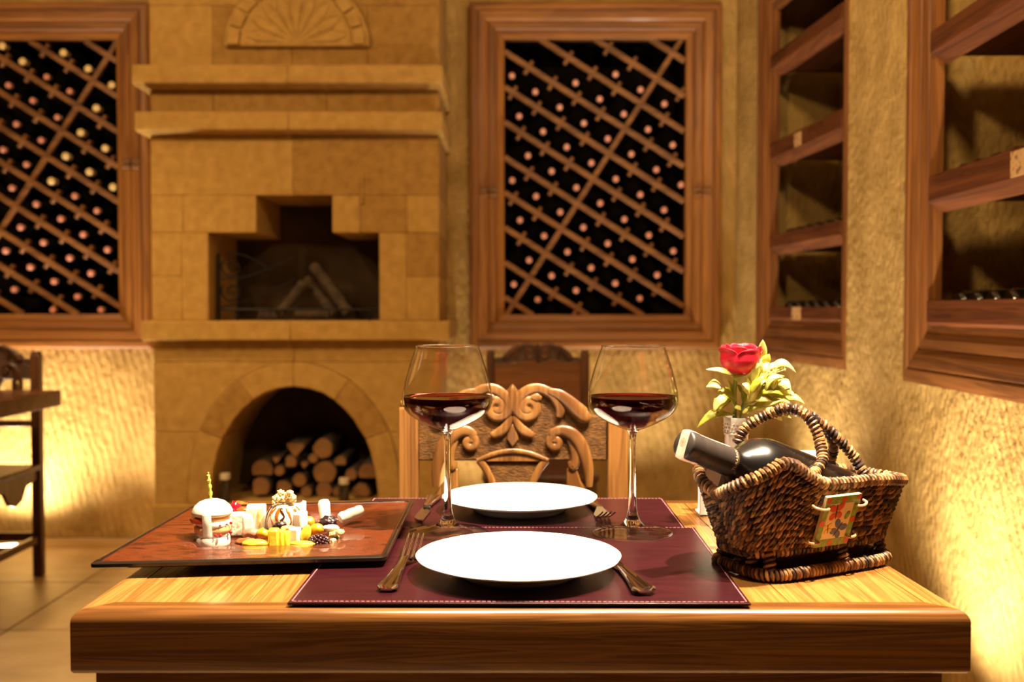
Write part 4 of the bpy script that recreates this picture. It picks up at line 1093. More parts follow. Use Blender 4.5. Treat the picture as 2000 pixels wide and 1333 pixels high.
# white sticks and nuts
def stick(label, p0, p1, r0, r1, Y0, Y1, mat='cheese', name='cheese_stick', seed=0):
    Y0 += FYO; Y1 += FYO; a, e = fpt(*p0, Y0), fpt(*p1, Y1); k = K((Y0 + Y1) / 2)
    if a.z - r0 * k < FZ: a.z = FZ + r0 * k * 0.9
    n = 8; pts = [a.lerp(e, i / n) + Vector((0, 0, 0.0006 * math.sin(i * 1.9 + seed))) for i in range(n + 1)]
    rs = [k * (r0 + (r1 - r0) * i / n) * (0.78 if i in (0, n) else 1) for i in range(n + 1)]
    o = MB().tube(pts, rs, 12).build(name, M[mat], None, loc=(a.x, a.y, a.z - r0 * k)); tag(o, label, 'cheese')
stick('upright white cheese stick behind the dark prune', (637, 1026), (632, 979), 10, 12.5, 1.37, 1.385)
stick('long white rolled cheese stick leaning out to the right rim', (664, 1014), (707, 996), 12, 11, 1.365, 1.385)
for i, (px, py, rx, rz, lab) in enumerate([(647, 1033, 15, 7, 'pale nut lying between prune and blackberry'), (653, 1046, 9, 8, 'pale walnut piece right of the blackberry'), (664, 1040, 9, 6, 'pale nut at the right end of the fruit row'), (650, 1058, 7, 6, 'small golden nut at the front right corner of the well')]):
    fblob('nut', lab, 'nut', px, py, 1.30 - 0.008 * i, rx, rz, 9, 'walnut' if i else 'cheese', 60 + i, 0.4, 2.2)

# ================================================================== basket with bottle
BC = Vector((0.360, 1.262, TZ)); BA = R(28)
BU = Vector((math.cos(BA), math.sin(BA), 0)); BV = Vector((-math.sin(BA), math.cos(BA), 0))
def bp(u, v, z): return BC + BU * u + BV * v + Vector((0, 0, z))
basket = thing('wicker_basket', 'dark brown woven wine basket with rope handle at the right of the table', 'basket', BC)
STRAW = [(0.44, 0.24, 0.09), (0.30, 0.145, 0.048), (0.16, 0.066, 0.020), (0.085, 0.032, 0.010), (0.045, 0.017, 0.007), (0.028, 0.011, 0.005)]
M['straw'] = vcol('straw', 0.5, 0.15, 0.4)
def scol(dark=0.0):
    i = rng.choices(range(6), [1.2, 1.6 - dark * 0.5, 1.6, 1.4, 1.2 + dark, 0.9 + dark])[0]; k = rng.uniform(0.8, 1.2)
    return tuple(c * k for c in STRAW[i])
def rope(pts, r, pitch=0.0062, thick=None, dark=0.0, strands=1, hand=1):
    """a core wrapped by helical strands"""
    b = MB(); pts = resample(catmull(pts, 8), 0.0018); m = len(pts)
    b.tube(pts, r * 0.72, 8, col=(0.06, 0.025, 0.01))
    th = thick or pitch * 0.42
    frames = []; up = None
    for i, p in enumerate(pts):
        t = (pts[min(i + 1, m - 1)] - pts[max(i - 1, 0)]).normalized()
        if up is None: up = t.orthogonal().normalized()
        up = (up - t * up.dot(t)).normalized(); frames.append((p, up, t.cross(up)))
    for sidx in range(strands):
        tot = (m - 1) * 0.0018 / (pitch * strands); n = max(8, int(tot * 9)); path = []; cols = []; cc = scol(dark)
        for i in range(n + 1):
            f = i / n * (m - 1); j = min(int(f), m - 2); fr = f - j
            p = frames[j][0].lerp(frames[j + 1][0], fr); a = hand * 2 * math.pi * (i / n * tot + sidx / strands)
            rr_ = r * (1 + 0.06 * math.sin(i * 0.37))
            path.append(p + (frames[j][1] * math.cos(a) + frames[j][2] * math.sin(a)) * rr_)
            if i % 9 == 0: cc = scol(dark)
            cols.append(cc)
        b.tube(path, th, 6, col=cols)
    return b
# foot ring
fr = []
for k in range(29):
    a = 2 * math.pi * k / 28; cu, cv = math.cos(a), math.sin(a)
    e = 0.36
    fr.append(bp(0.103 * abs(cu) ** e * (1 if cu >= 0 else -1), 0.055 * abs(cv) ** e * (1 if cv >= 0 else -1), 0.0085))
rope(fr, 0.0056, 0.0050, dark=-0.6).build('foot_ring', M['straw'], basket, vc=True)
def halfl(t): return 0.094 + (0.144 - 0.094) * t ** 0.8
def halfw(t): return 0.033 + (0.061 - 0.033) * t ** 0.9
HU = [(-0.165, 0.112), (-0.145, 0.120), (-0.125, 0.128), (-0.10, 0.141), (-0.082, 0.137), (-0.06, 0.124), (-0.035, 0.112), (0.0, 0.1085), (0.05, 0.110), (0.10, 0.107), (0.165, 0.099)]
def rimh(u, v):
    for (a, ha), (c, hc) in zip(HU[:-1], HU[1:]):
        if a <= u <= c: h = ha + (hc - ha) * (u - a) / (c - a); break
    else: h = HU[0][1] if u < 0 else HU[-1][1]
    if u < -0.12: h -= 0.016 * max(0, 1 - abs(v) / 0.045) * min(1, (-0.12 - u) / 0.025)
    return h
Z0B = 0.033
def bsurf(th, t, out=0.0):
    cu, cv = math.cos(th), math.sin(th); e = 0.55
    su = abs(cu) ** e * (1 if cu >= 0 else -1); sv = abs(cv) ** e * (1 if cv >= 0 else -1)
    ut, vt = 0.158 * su, 0.064 * sv
    H = rimh(ut, vt); z = Z0B + (H - Z0B) * t
    tt = z / 0.125
    return bp((halfl(min(tt, 1.15)) + out) * su + 0.004 * tt, (halfw(min(tt, 1.15)) + out) * sv, z)
# inner liner
b = MB(); nth = 72
b.grid(lambda i, j: bsurf(i * 2 * math.pi, j, -0.004), nth, 8, col=(0.05, 0.02, 0.008))
b.grid(lambda i, j: bp(halfl(0.2) * 0.98 * (2 * i - 1), halfw(0.2) * 0.9 * (2 * j - 1), Z0B + 0.002), 6, 3, col=(0.06, 0.025, 0.01))
b.build('liner', M['straw'], basket, vc=True)
# dark filler block added inside the foot ring, coloured as the gap's shade
b = MB(); n = 40; poly = []
for k in range(n):
    a = 2 * math.pi * k / n; cu, cv = math.cos(a), math.sin(a); e = 0.4
    poly.append((0.086 * abs(cu) ** e * (1 if cu >= 0 else -1), 0.030 * abs(cv) ** e * (1 if cv >= 0 else -1)))
b.prism(poly, lambda u, v: bp(u, v, 0.003), lambda u, v: bp(u, v, Z0B + 0.003), col=(0.03, 0.012, 0.005))
b.build('base', M['straw'], basket, vc=True)
# arc-length table around the perimeter
N0 = 720; acc = [0.0]
for i in range(N0): acc.append(acc[-1] + (bsurf(2 * math.pi * (i + 1) / N0, 0.6) - bsurf(2 * math.pi * i / N0, 0.6)).length)
PER = acc[-1]
def th_at(s):
    s %= PER; lo, hi = 0, N0
    while hi - lo > 1:
        md = (lo + hi) // 2
        if acc[md] <= s: lo = md
        else: hi = md
    return 2 * math.pi * (lo + (s - acc[lo]) / max(1e-9, acc[lo + 1] - acc[lo])) / N0
wv = MB(); rows = 12; sp = 0.0056; ncol = int(PER / sp)
for rj in range(rows):
    t0 = rj / rows
    for i in range(ncol):
        s0 = (i + (0.5 if rj % 2 else 0)) * PER / ncol + rng.uniform(-0.0012, 0.0012)
        lean = 0.0072 + rng.uniform(-0.003, 0.003)
        dt = (1.5 + rng.uniform(-0.2, 0.35)) / rows; pts = []; rs = []
        for q in range(5):
            f = q / 4; t = min(1.0, max(-0.03, t0 - 0.2 / rows + dt * f)); o = 0.0005 + 0.0034 * math.sin(math.pi * f)
            pts.append(bsurf(th_at(s0 + lean * (f - 0.5) * 1.6), t, o)); rs.append(0.0020 * (0.6 + 0.55 * math.sin(math.pi * f)))
        cc = scol(0.25)
        wv.tube(pts, rs, 6, col=cc)
wo = wv.build('woven_side', M['straw'], basket, vc=True); wo['kind'] = 'stuff'
# rim braid
rim = [bsurf(2 * math.pi * i / 90, 1.0, 0.001) for i in range(91)]
rope(rim, 0.0056, 0.0058, dark=-0.9).build('rim_braid', M['straw'], basket, vc=True)
# lower edge braid and struts to the foot ring
low = [bsurf(2 * math.pi * i / 60, 0.0, 0.0005) for i in range(61)]
rope(low, 0.0052, 0.006, dark=0.5).build('lower_braid', M['straw'], basket, vc=True)
for (u, v) in ((-0.092, -0.047), (-0.098, -0.02), (0.02, -0.054), (0.096, -0.042), (-0.092, 0.047), (0.02, 0.053), (0.096, 0.042), (-0.100, 0.0)):
    rope([bp(u, v, 0.004), bp(u * 0.98, v * 0.88, 0.020), bp(u * 0.96, v * 0.74, 0.040)], 0.0055, 0.006, dark=0.4).build('strut', M['straw'], basket, vc=True)
# handle ropes
H1 = [(1440, 866, 1.335), (1455, 838, 1.335), (1490, 815, 1.325), (1535, 797, 1.31), (1570, 808, 1.30), (1592, 836, 1.29), (1602, 868, 1.28), (1606, 900, 1.262), (1592, 922, 1.24), (1574, 940, 1.212)]
H2 = [(1500, 812, 1.332), (1540, 800, 1.322), (1578, 811, 1.312), (1612, 833, 1.31), (1642, 863, 1.31), (1668, 893, 1.31), (1690, 930, 1.30)]
H3 = [(1616, 838, 1.318), (1628, 868, 1.335), (1624, 895, 1.355), (1616, 925, 1.372)]
for hp, r_ in ((H1, 0.0052), (H2, 0.0052), (H3, 0.005)):
    rope([at(*p) for p in hp], r_, 0.0058, dark=0.0).build('handle_rope', M['straw'], basket, vc=True)
# painted tile tied on the front side
PT = thing
tl, tr, br, bl = bp(-0.0315, -0.0735, 0.098), bp(0.0235, -0.0735, 0.098), bp(0.022, -0.0515, 0.0345), bp(-0.033, -0.0515, 0.0345)
def tq(u, v): return bl * (1 - u) * (1 - v) + br * u * (1 - v) + tr * u * v + tl * (1 - u) * v
tn = (tr - tl).cross(bl - tl).normalized()
if tn.dot(-BV) < 0: tn = -tn
def tpoly(pts, d0, d1):
    return MB().prism(pts, lambda u, v: tq(u, v) + tn * d0, lambda u, v: tq(u, v) + tn * d1)
tile = tpoly([(0, 0), (1, 0), (1, 1), (0, 1)], -0.0045, 0.0).build('painted_tile', mottled('tile_cream', [(0.62, 0.46, 0.24), (0.70, 0.54, 0.30)], ns=30, rough=0.35, bump=0), basket, bevel=0.0008)
def el(cx, cy, rx, ry, rot, n=14):
    return [(cx + (rx * math.cos(2 * math.pi * i / n) * math.cos(rot) - ry * math.sin(2 * math.pi * i / n) * math.sin(rot)),
             cy + (rx * math.cos(2 * math.pi * i / n) * math.sin(rot) + ry * math.sin(2 * math.pi * i / n) * math.cos(rot)) * 0.86) for i in range(n)]
M['p_green'] = mottled('paint_green', [(0.10, 0.20, 0.03), (0.26, 0.36, 0.07)], ns=160, rough=0.4, bump=0)
M['p_red'] = mottled('paint_red', [(0.48, 0.03, 0.015), (0.60, 0.07, 0.03)], ns=120, rough=0.4, bump=0)
M['p_blue'] = mottled('paint_blue', [(0.03, 0.05, 0.14), (0.10, 0.12, 0.26)], ns=120, rough=0.4, bump=0)
M['p_yel'] = plain('paint_yellow', (0.70, 0.42, 0.03), 0.4); M['p_blk'] = plain('paint_black', (0.02, 0.018, 0.02), 0.4)
bo = 0.145
for q in ([(0, 0), (1, 0), (1 - bo, bo), (bo, bo)], [(1, 0), (1, 1), (1 - bo, 1 - bo), (1 - bo, bo)], [(1, 1), (0, 1), (bo, 1 - bo), (1 - bo, 1 - bo)], [(0, 1), (0, 0), (bo, bo), (bo, 1 - bo)]):
    tpoly(q, -0.0002, 0.0003).build('green_border', M['p_green'], tile)
for (u, v) in ((0.07, 0.93), (0.52, 0.93), (0.94, 0.95), (0.93, 0.5), (0.93, 0.08), (0.45, 0.07), (0.05, 0.48)):
    tpoly(el(u, v, 0.07, 0.07, 0), 0.0002, 0.0006).build('red_dot', M['p_red'], tile)
def bfly(cx, cy, sc_, rot, mat, name):
    b = MB()
    for (dx, dy, rx, ry, ro) in ((-0.6, 0.55, 0.62, 0.40, -0.6), (0.6, 0.55, 0.62, 0.40, 0.6), (-0.5, -0.5, 0.50, 0.38, 0.7), (0.5, -0.5, 0.50, 0.38, -0.7)):
        x = cx + sc_ * (dx * math.cos(rot) - dy * math.sin(rot)); y = cy + sc_ * (dx * math.sin(rot) + dy * math.cos(rot)) * 0.86
        b.prism(el(x, y, rx * sc_, ry * sc_, ro + rot), lambda u, v: tq(u, v) + tn * 0.0001, lambda u, v: tq(u, v) + tn * 0.0005)
    b.build(name, mat, tile)
    tpoly(el(cx, cy, 0.10 * sc_, 0.95 * sc_, rot), 0.0003, 0.0007).build('painted_body', M['p_blk'], tile)
bfly(0.38, 0.69, 0.185, 0.15, M['p_red'], 'red_butterfly')
bfly(0.58, 0.33, 0.185, -0.5, M['p_blue'], 'blue_butterfly')
bfly(0.27, 0.36, 0.11, 0.3, M['p_yel'], 'yellow_butterfly')
tpoly(el(0.74, 0.60, 0.06, 0.10, -0.4), 0.0002, 0.0006).build('green_beetle', M['p_green'], tile)
for (u, v, s) in ((0.05, 0.80, -1), (0.92, 0.80, 1), (0.90, 0.17, 1), (0.06, 0.13, -1)):
    p = tq(u, v); e = tq(u + s * 0.30, v + 0.015)
    MB().tube(catmull([p + tn * -0.001, p + tn * 0.004, p.lerp(e, 0.5) + tn * 0.005, e + tn * 0.0, e - tn * 0.006], 4), 0.0016, 8).build('tie', M['cane'] if 'cane' in M else plain('pale_cane', (0.55, 0.36, 0.17), 0.45), tile)

# ------------------------------------------------------------------ bottle
TB = Vector((0.199, 1.187, 0.920))
hd = Vector((0.855, 0.519, 0)).normalized(); sl = R(20)
BD = (hd * math.cos(sl) - Vector((0, 0, math.sin(sl)))).normalized()
bt = thing('wine_bottle', 'black wine bottle lying in the wicker basket, neck to the left', 'bottle', TB)
bprof = [(0.0, 0.004), (0.0150, 0.004), (0.0155, 0.008), (0.0155, 0.078), (0.0170, 0.084), (0.0230, 0.092), (0.0340, 0.103), (0.0410, 0.115), (0.0445, 0.130), (0.0450, 0.145), (0.0450, 0.283), (0.042, 0.290), (0.030, 0.292), (0.0, 0.286)]
MB().lathe(bprof, 48, TB, BD).build('glass_body', plain('black_glass', (0.004, 0.003, 0.003), 0.26, coat=0.25), bt, ang=60)
cprof = [(0.0, 0.0), (0.0158, 0.0), (0.0174, 0.0016), (0.0178, 0.004), (0.0178, 0.016), (0.0170, 0.0185), (0.0166, 0.021), (0.0168, 0.024), (0.0172, 0.060), (0.0178, 0.075), (0.0178, 0.0765), (0.0156, 0.0765)]
capo = MB().lathe(cprof, 48, TB, BD).build('capsule', mottled('capsule_charcoal', [(0.040, 0.030, 0.028), (0.055, 0.042, 0.038)], ns=60, rough=0.42, bump=0, metal=0.2), bt, ang=50)
E1 = Vector((0, 0, 1)); E1 = (E1 - BD * E1.dot(BD)).normalized(); E2 = BD.cross(E1)          # E1 up, E2 sideways
if E2.y > 0: E2 = -E2                                                                      # E2 toward the camera
def cyl(a, s, r): return TB + BD * s + (E1 * math.cos(a) + E2 * math.sin(a)) * r
# paper strip over the cork end
path = [(0.066, 0.0177), (0.05, 0.0174), (0.03, 0.0173), (0.0185, 0.0176), (0.012, 0.0183), (0.004, 0.0183), (0.0, 0.0176), (-0.0006, 0.012), (-0.0007, 0.0), (-0.0006, -0.012), (0.0, -0.0176), (0.004, -0.0183), (0.012, -0.0183), (0.020, -0.0178), (0.024, -0.0182)]
b = MB(); vs = []
wst = 0.0072
for (s, r_) in path:
    for k in range(7):
        x = wst * (k / 3 - 1)
        if s < -0.0001: p = TB + BD * s + E1 * r_ + E2 * x
        else:
            rr_ = abs(r_); y = math.sqrt(max(0, rr_ * rr_ - x * x)) * (1 if r_ > 0 else -1); p = TB + BD * s + E1 * y + E2 * x
        vs.append(p)
fs = [(i * 7 + k, i * 7 + k + 1, (i + 1) * 7 + k + 1, (i + 1) * 7 + k) for i in range(len(path) - 1) for k in range(6)]
b.add(vs, fs).build('paper_strip', mottled('strip_paper', [(0.72, 0.40, 0.28), (0.82, 0.62, 0.48)], ns=150, rough=0.6, bump=0), capo, ang=60)
# printed rosette on the strip
for rr0, rr1 in ((0.0052, 0.0046), (0.0034, 0.0028), (0.0015, 0.0006)):
    b = MB(); n = 24
    vs = [TB + BD * -0.0010 + E1 * (0.002 + q * math.cos(2 * math.pi * i / n)) + E2 * (q * math.sin(2 * math.pi * i / n)) for q in (rr0, rr1) for i in range(n)]
    b.add(vs, [(i, (i + 1) % n, n + (i + 1) % n, n + i) for i in range(n)]).build('printed_ring', plain('print_red', (0.55, 0.22, 0.14), 0.6), capo)
# lettering around the lower edge of the capsule
cu = bpy.data.curves.new('lettering_curve', 'FONT'); cu.body = 'TURASAN'; cu.size = 0.0056; cu.extrude = 0.0; cu.align_x = 'CENTER'; cu.space_character = 1.12
to = bpy.data.objects.new('lettering_tmp', cu); COL.objects.link(to)
dg = bpy.context.evaluated_depsgraph_get(); tme = bpy.data.meshes.new_from_object(to.evaluated_get(dg))
bpy.data.objects.remove(to)
bm = bmesh.new(); bm.from_mesh(tme); bmesh.ops.triangulate(bm, faces=bm.faces); bmesh.ops.subdivide_edges(bm, edges=bm.edges, cuts=1)
tv = []
for v in bm.verts:
    a = R(80) - v.co.x / 0.0178
    tv.append(cyl(a, 0.0735 - v.co.y, 0.01805))
tf = [tuple(q.index for q in f.verts) for f in bm.faces]; bm.free()
MB().add(tv, tf).build('lettering', plain('gold_print', (0.85, 0.62, 0.32), 0.4), capo)

# ================================================================== vase, rose, greenery, white holder
VX, VY = 0.3265, 1.485
vase = thing('bud_vase', 'slim white vase with embossed band, holding the rose behind the basket', 'vase', (VX, VY, TZ))
vh = at(1444, 815, VY).z - TZ
MB().lathe([(0, 0.0), (0.022, 0.0), (0.024, 0.003), (0.0215, 0.012), (0.0175, 0.04), (0.016, 0.09), (0.0168, vh - 0.026), (0.0172, vh - 0.025), (0.0182, vh - 0.008), (0.0188, vh - 0.001), (0.0180, vh), (0.0168, vh - 0.001), (0.0160, vh - 0.02), (0.0145, 0.09), (0.013, 0.02), (0, 0.015)], 36, (VX, VY, TZ)).build('vase_body', plain('vase_white', (0.80, 0.76, 0.68), 0.3, coat=0.3), vase, ang=60)
b = MB()
for k in range(22):
    a = 2 * math.pi * k / 22
    for j, zz in enumerate((vh - 0.020, vh - 0.0145, vh - 0.0095)):
        an = a + (j % 2) * math.pi / 22
        b.blob((VX + 0.0178 * math.cos(an), VY + 0.0178 * math.sin(an), TZ + zz), (0.0016, 0.0016, 0.0022), k, 0, sub=1)
eb = b.build('embossed_band', mottled('band_grey', [(0.45, 0.38, 0.30), (0.62, 0.55, 0.46)], ns=200, rough=0.5, bump=0), vase); eb['kind'] = 'stuff'
MB().lathe([(0.0175, vh - 0.025), (0.0186, vh - 0.0235), (0.0175, vh - 0.022)], 32, (VX, VY, TZ)).build('band_edge', plain('vase_white2', (0.7, 0.64, 0.55), 0.4), vase)

M['rose'] = mottled('rose_petal', [(0.62, 0.006, 0.024), (0.76, 0.014, 0.042)], ns=40, rough=0.45, bump=0.1, bscale=60, sss=0.15)
M['stem'] = mottled('green_stem', [(0.22, 0.30, 0.03), (0.36, 0.42, 0.06)], ns=40, rough=0.45, bump=0)
M['leaf'] = mottled('yellow_green_leaf', [(0.66, 0.61, 0.09), (0.82, 0.77, 0.22), (0.88, 0.85, 0.50)], ns=26, rough=0.42, bump=0.15, bscale=90, sss=0.1, lo=0.35, hi=0.7)
M['leaf_d'] = mottled('green_leaf', [(0.40, 0.42, 0.035), (0.66, 0.60, 0.09)], ns=26, rough=0.42, bump=0.15, bscale=90, lo=0.35, hi=0.7)
RY = 1.478
rc_ = at(1441, 733, RY); kr = RY / FPX
rose = thing('rose', 'red rose on a green stem standing in the white vase', 'flower', (VX, VY, TZ + vh - 0.03))
stem = [Vector((VX - 0.004, VY, TZ + 0.03)), at(1435, 812, VY), at(1434.5, 770, RY), at(1437, 735, RY)]
MB().tube(catmull(stem, 6), 0.0031, 10).build('stem', M['stem'], rose)
MB().lathe([(0.003, -0.010), (0.006, -0.006), (0.011, -0.001), (0.014, 0.003), (0, 0.004)], 16, (rc_.x, RY, rc_.z), (0.06, 0, 1)).build('calyx', M['stem'], rose)
Hh = 62 * kr
def petal(th0, half, r0, ht, flare, curl, seed, z0=0.0):
    cx, cz = rc_.x, rc_.z
    def fn(i, j):
        ww = (i - 0.5) * 2; t = j
        rad = r0 * (0.30 + 0.78 * math.sin(min(1, t * 1.7) * math.pi / 2) ** 0.8 - 0.06 * t) + flare * max(0, t - 0.78) ** 1.5 * 10 * r0 * 0.22
        a = th0 + half * ww * (0.55 + 0.45 * math.sin(math.pi * min(1, 0.15 + t * 0.75)))
        z = z0 + ht * t * (1 - 0.13 * ww * ww * t) - curl * max(0, t - 0.8) * 0.12 * ht * 5 * (1 - 0.4 * abs(ww))
        rad *= 1 + 0.03 * math.sin(4 * ww + seed) * t
        return Vector((cx + 0.002 + rad * math.cos(a) + 0.05 * z, RY + rad * math.sin(a), cz + z))
    b = MB().grid(fn, 10, 10)
    o = b.build('petal', M['rose'], rose, ang=80)
    md = o.modifiers.new('thick', 'SOLIDIFY'); md.thickness = 0.0008; md.offset = -1
R0 = 36.5 * kr
for i, (a, half, r_, h_, fl, cu_) in enumerate([(200, 60, 1.0, 0.93, 0.5, 0.35), (292, 52, 1.02, 0.86, 0.35, 0.1), (20, 58, 1.0, 0.90, 0.6, 0.3), (90, 60, 0.98, 0.95, 0.5, 0.3), (150, 58, 0.9, 0.98, 0.5, 0.3), (248, 55, 0.93, 0.96, 0.45, 0.3), (335, 55, 0.93, 0.96, 0.5, 0.3), (45, 55, 0.85, 1.0, 0.4, 0.2),
                                     (180, 65, 0.72, 1.0, 0.3, 0.1), (290, 65, 0.72, 1.0, 0.3, 0.1), (60, 65, 0.70, 1.01, 0.3, 0.1), (120, 70, 0.52, 1.0, 0.2, 0), (240, 70, 0.52, 1.0, 0.2, 0), (0, 70, 0.50, 1.0, 0.2, 0), (100, 90, 0.3, 0.98, 0.1, 0), (280, 90, 0.3, 0.98, 0.1, 0)]):
    petal(R(a), R(half), R0 * r_, Hh * h_, fl, cu_, i)
def leaf(parent, a, e, wpx, bow=0.3, mat='leaf', face=(0, -0.75, 0.65), name='leaf', fold=0.25):
    a, e = Vector(a), Vector(e); d = e - a; L = d.length; d.normalize(); f = Vector(face); f = (f - d * f.dot(d)).normalized(); s = d.cross(f)
    hw = wpx * kr / 2 * 1.35
    def fn(i, j):
        ww = (i - 0.5) * 2; t = j
        wd = hw * (math.sin(math.pi * min(1, t ** 0.75)) ** 0.8 if 0 < t < 1 else 0.02)
        c = a + d * (L * t) + f * (bow * L * 0.5 * math.sin(math.pi * t)) + Vector((0, 0, bow * L * 0.35 * math.sin(math.pi * t)))
        return c + s * (wd * ww) - f * (fold * wd * abs(ww))
    b = MB().grid(fn, 4, 9)
    o = b.build(name, M[mat], parent, ang=80)
    md = o.modifiers.new('thick', 'SOLIDIFY'); md.thickness = 0.0005
def pq(px, py, dy=0.0): return at(px, py, RY + dy)
for (x0, y0, x1, y1, w_, bw, dy, mt) in [(1437, 735, 1379, 722, 10, 0.15, -0.012, 'leaf'), (1430, 738, 1458, 733, 8, 0.1, -0.012, 'leaf_d'), (1434, 782, 1422, 742, 8, 0.1, 0.004, 'leaf_d'), (1412, 757, 1379, 756, 17, 0.35, -0.01, 'leaf'), (1436, 775, 1400, 766, 16, 0.3, 0.0, 'leaf_d'), (1416, 770, 1394, 806, 17, 0.3, -0.012, 'leaf'),
                                         (1430, 772, 1404, 803, 13, 0.2, 0.01, 'leaf_d'), (1424, 809, 1361, 836, 15, 0.35, 0.0, 'leaf_d'), (1436, 790, 1447, 802, 10, 0.1, 0.0, 'leaf')]:
    leaf(rose, pq(x0, y0, dy), pq(x1, y1, dy - 0.006), w_, bw, mt)
for (x0, y0, x1, y1) in ((1436, 790, 1414, 757), (1436, 795, 1418, 771), (1434, 812, 1400, 807)):
    MB().tube(catmull([pq(x0, y0), pq((x0 + x1) / 2, (y0 + y1) / 2 - 4), pq(x1, y1, -0.01)], 5), 0.0009, 6).build('twig', M['stem'], rose)
spg = thing('foliage_sprig', 'bright yellow-green leafy sprig right of the red rose in the vase', 'foliage', (VX + 0.008, VY, TZ + vh - 0.02))
for (x1, y1, dy) in ((1478, 745, 0.0), (1492, 715, 0.01), (1515, 765, -0.005), (1505, 785, 0.01), (1490, 770, -0.012)):
    MB().tube(catmull([Vector((VX + 0.007, VY, TZ + 0.06)), pq(1446, 812, 0.007), pq((1446 + x1) / 2, (800 + y1) / 2, dy), pq(x1, y1, dy)], 6), 0.0015, 7).build('stem', M['stem'], spg)
for (x0, y0, x1, y1, w_, bw, dy, mt) in [(1487, 712, 1490, 664, 15, 0.12, 0.0, 'leaf'), (1488, 722, 1503, 692, 16, 0.2, -0.008, 'leaf_d'), (1468, 752, 1481, 709, 13, 0.15, -0.014, 'leaf'), (1462, 772, 1460, 738, 12, 0.1, -0.012, 'leaf'), (1464, 775, 1470, 752, 12, 0.1, -0.014, 'leaf'), (1500, 722, 1555, 728, 15, 0.5, -0.004, 'leaf'),
        (1484, 742, 1515, 708, 12, 0.2, 0.006, 'leaf'), (1485, 748, 1528, 735, 11, 0.3, -0.006, 'leaf_d'), (1480, 750, 1523, 745, 9, 0.2, -0.014, 'leaf_d'), (1478, 760, 1532, 750, 15, 0.35, 0.008, 'leaf_d'), (1515, 742, 1545, 775, 20, 0.4, -0.012, 'leaf'), (1510, 768, 1553, 772, 20, 0.3, -0.006, 'leaf'),
        (1482, 768, 1530, 772, 14, 0.3, -0.018, 'leaf_d'), (1528, 782, 1572, 790, 13, 0.4, 0.002, 'leaf'), (1500, 778, 1545, 790, 15, 0.3, -0.012, 'leaf'), (1462, 785, 1480, 757, 14, 0.15, -0.016, 'leaf'), (1472, 778, 1512, 786, 18, 0.3, -0.016, 'leaf'), (1468, 798, 1505, 790, 12, 0.2, -0.012, 'leaf_d'), (1455, 808, 1478, 795, 11, 0.2, -0.01, 'leaf_d'),
        (1490, 800, 1512, 818, 14, 0.1, 0.004, 'leaf'), (1480, 735, 1494, 702, 10, 0.1, 0.012, 'leaf_d'), (1475, 742, 1462, 752, 9, 0.1, 0.01, 'leaf_d'), (1500, 760, 1520, 722, 9, 0.2, 0.01, 'leaf'), (1452, 768, 1440, 752, 10, 0.1, 0.012, 'leaf_d'), (1458, 790, 1448, 762, 12, 0.1, 0.014, 'leaf_d'), (1470, 800, 1540, 800, 14, 0.2, 0.012, 'leaf'), (1450, 806, 1462, 800, 9, 0.1, -0.006, 'leaf')]:
    leaf(spg, pq(x0, y0, dy), pq(x1, y1, dy - 0.008), w_, bw, mt)
rl = random.Random(5)
for i in range(52):
    a_ = R(rl.uniform(-18, 112)); r0_, r1_ = rl.uniform(18, 60), 0; r1_ = r0_ + rl.uniform(22, 42)
    x0, y0 = 1470 + r0_ * math.cos(a_) * 0.95, 790 - r0_ * math.sin(a_); x1, y1 = 1470 + r1_ * math.cos(a_ + rl.uniform(-.35, .35)), 790 - r1_ * math.sin(a_ + rl.uniform(-.3, .3))
    if x1 < 1482 and y1 < 740: x1 = 1482 + rl.uniform(0, 12)
    dy_ = rl.uniform(-0.022, 0.02)
    leaf(spg, pq(x0, y0, dy_), pq(min(x1, 1566), max(y1, 688), dy_ - 0.006), rl.uniform(11, 18), rl.uniform(0.1, 0.45), 'leaf' if rl.random() < 0.75 else 'leaf_d', face=(rl.uniform(-0.3, 0.3), -0.55, 0.8))
b = MB()
for i in range(26):
    x0, y0 = 1480 + rng.uniform(-4, 6), 752 + rng.uniform(-6, 8); x1, y1 = rng.uniform(1502, 1534), rng.uniform(705, 760)
    p, q = pq(x0, y0, -0.01), pq(x1, y1, rng.uniform(-0.02, 0.005))
    b.tube([p, p.lerp(q, 0.5) + Vector((0, 0, 0.003)), q], 0.0006, 5); b.blob(q, (0.0016, 0.0016, 0.0024), i, 0.1, sub=1)
fb = b.build('blossom_threads', mottled('blossom_yellow', [(0.66, 0.58, 0.14), (0.80, 0.76, 0.40)], ns=60, rough=0.5, bump=0), spg); fb['kind'] = 'stuff'

# white holder behind the basket
hl, hr = 0.2865, 0.487
hz = at(1600, 882, 1.555).z
ho = thing('napkin_holder', 'plain white upright holder standing behind the wicker basket', 'holder', ((hl + hr) / 2, 1.575, TZ))
MB().box(hl, hr - 0.012, 1.553, 1.558, TZ, hz).build('front_panel', M['china'], ho, bevel=0.001)
MB().box(hl + 0.004, hr, 1.590, 1.595, TZ, hz - 0.004).build('back_panel', M['china'], ho, bevel=0.001)
MB().box(hl, hr - 0.006, 1.553, 1.595, TZ, TZ + 0.004).build('base', M['china'], ho, bevel=0.001)

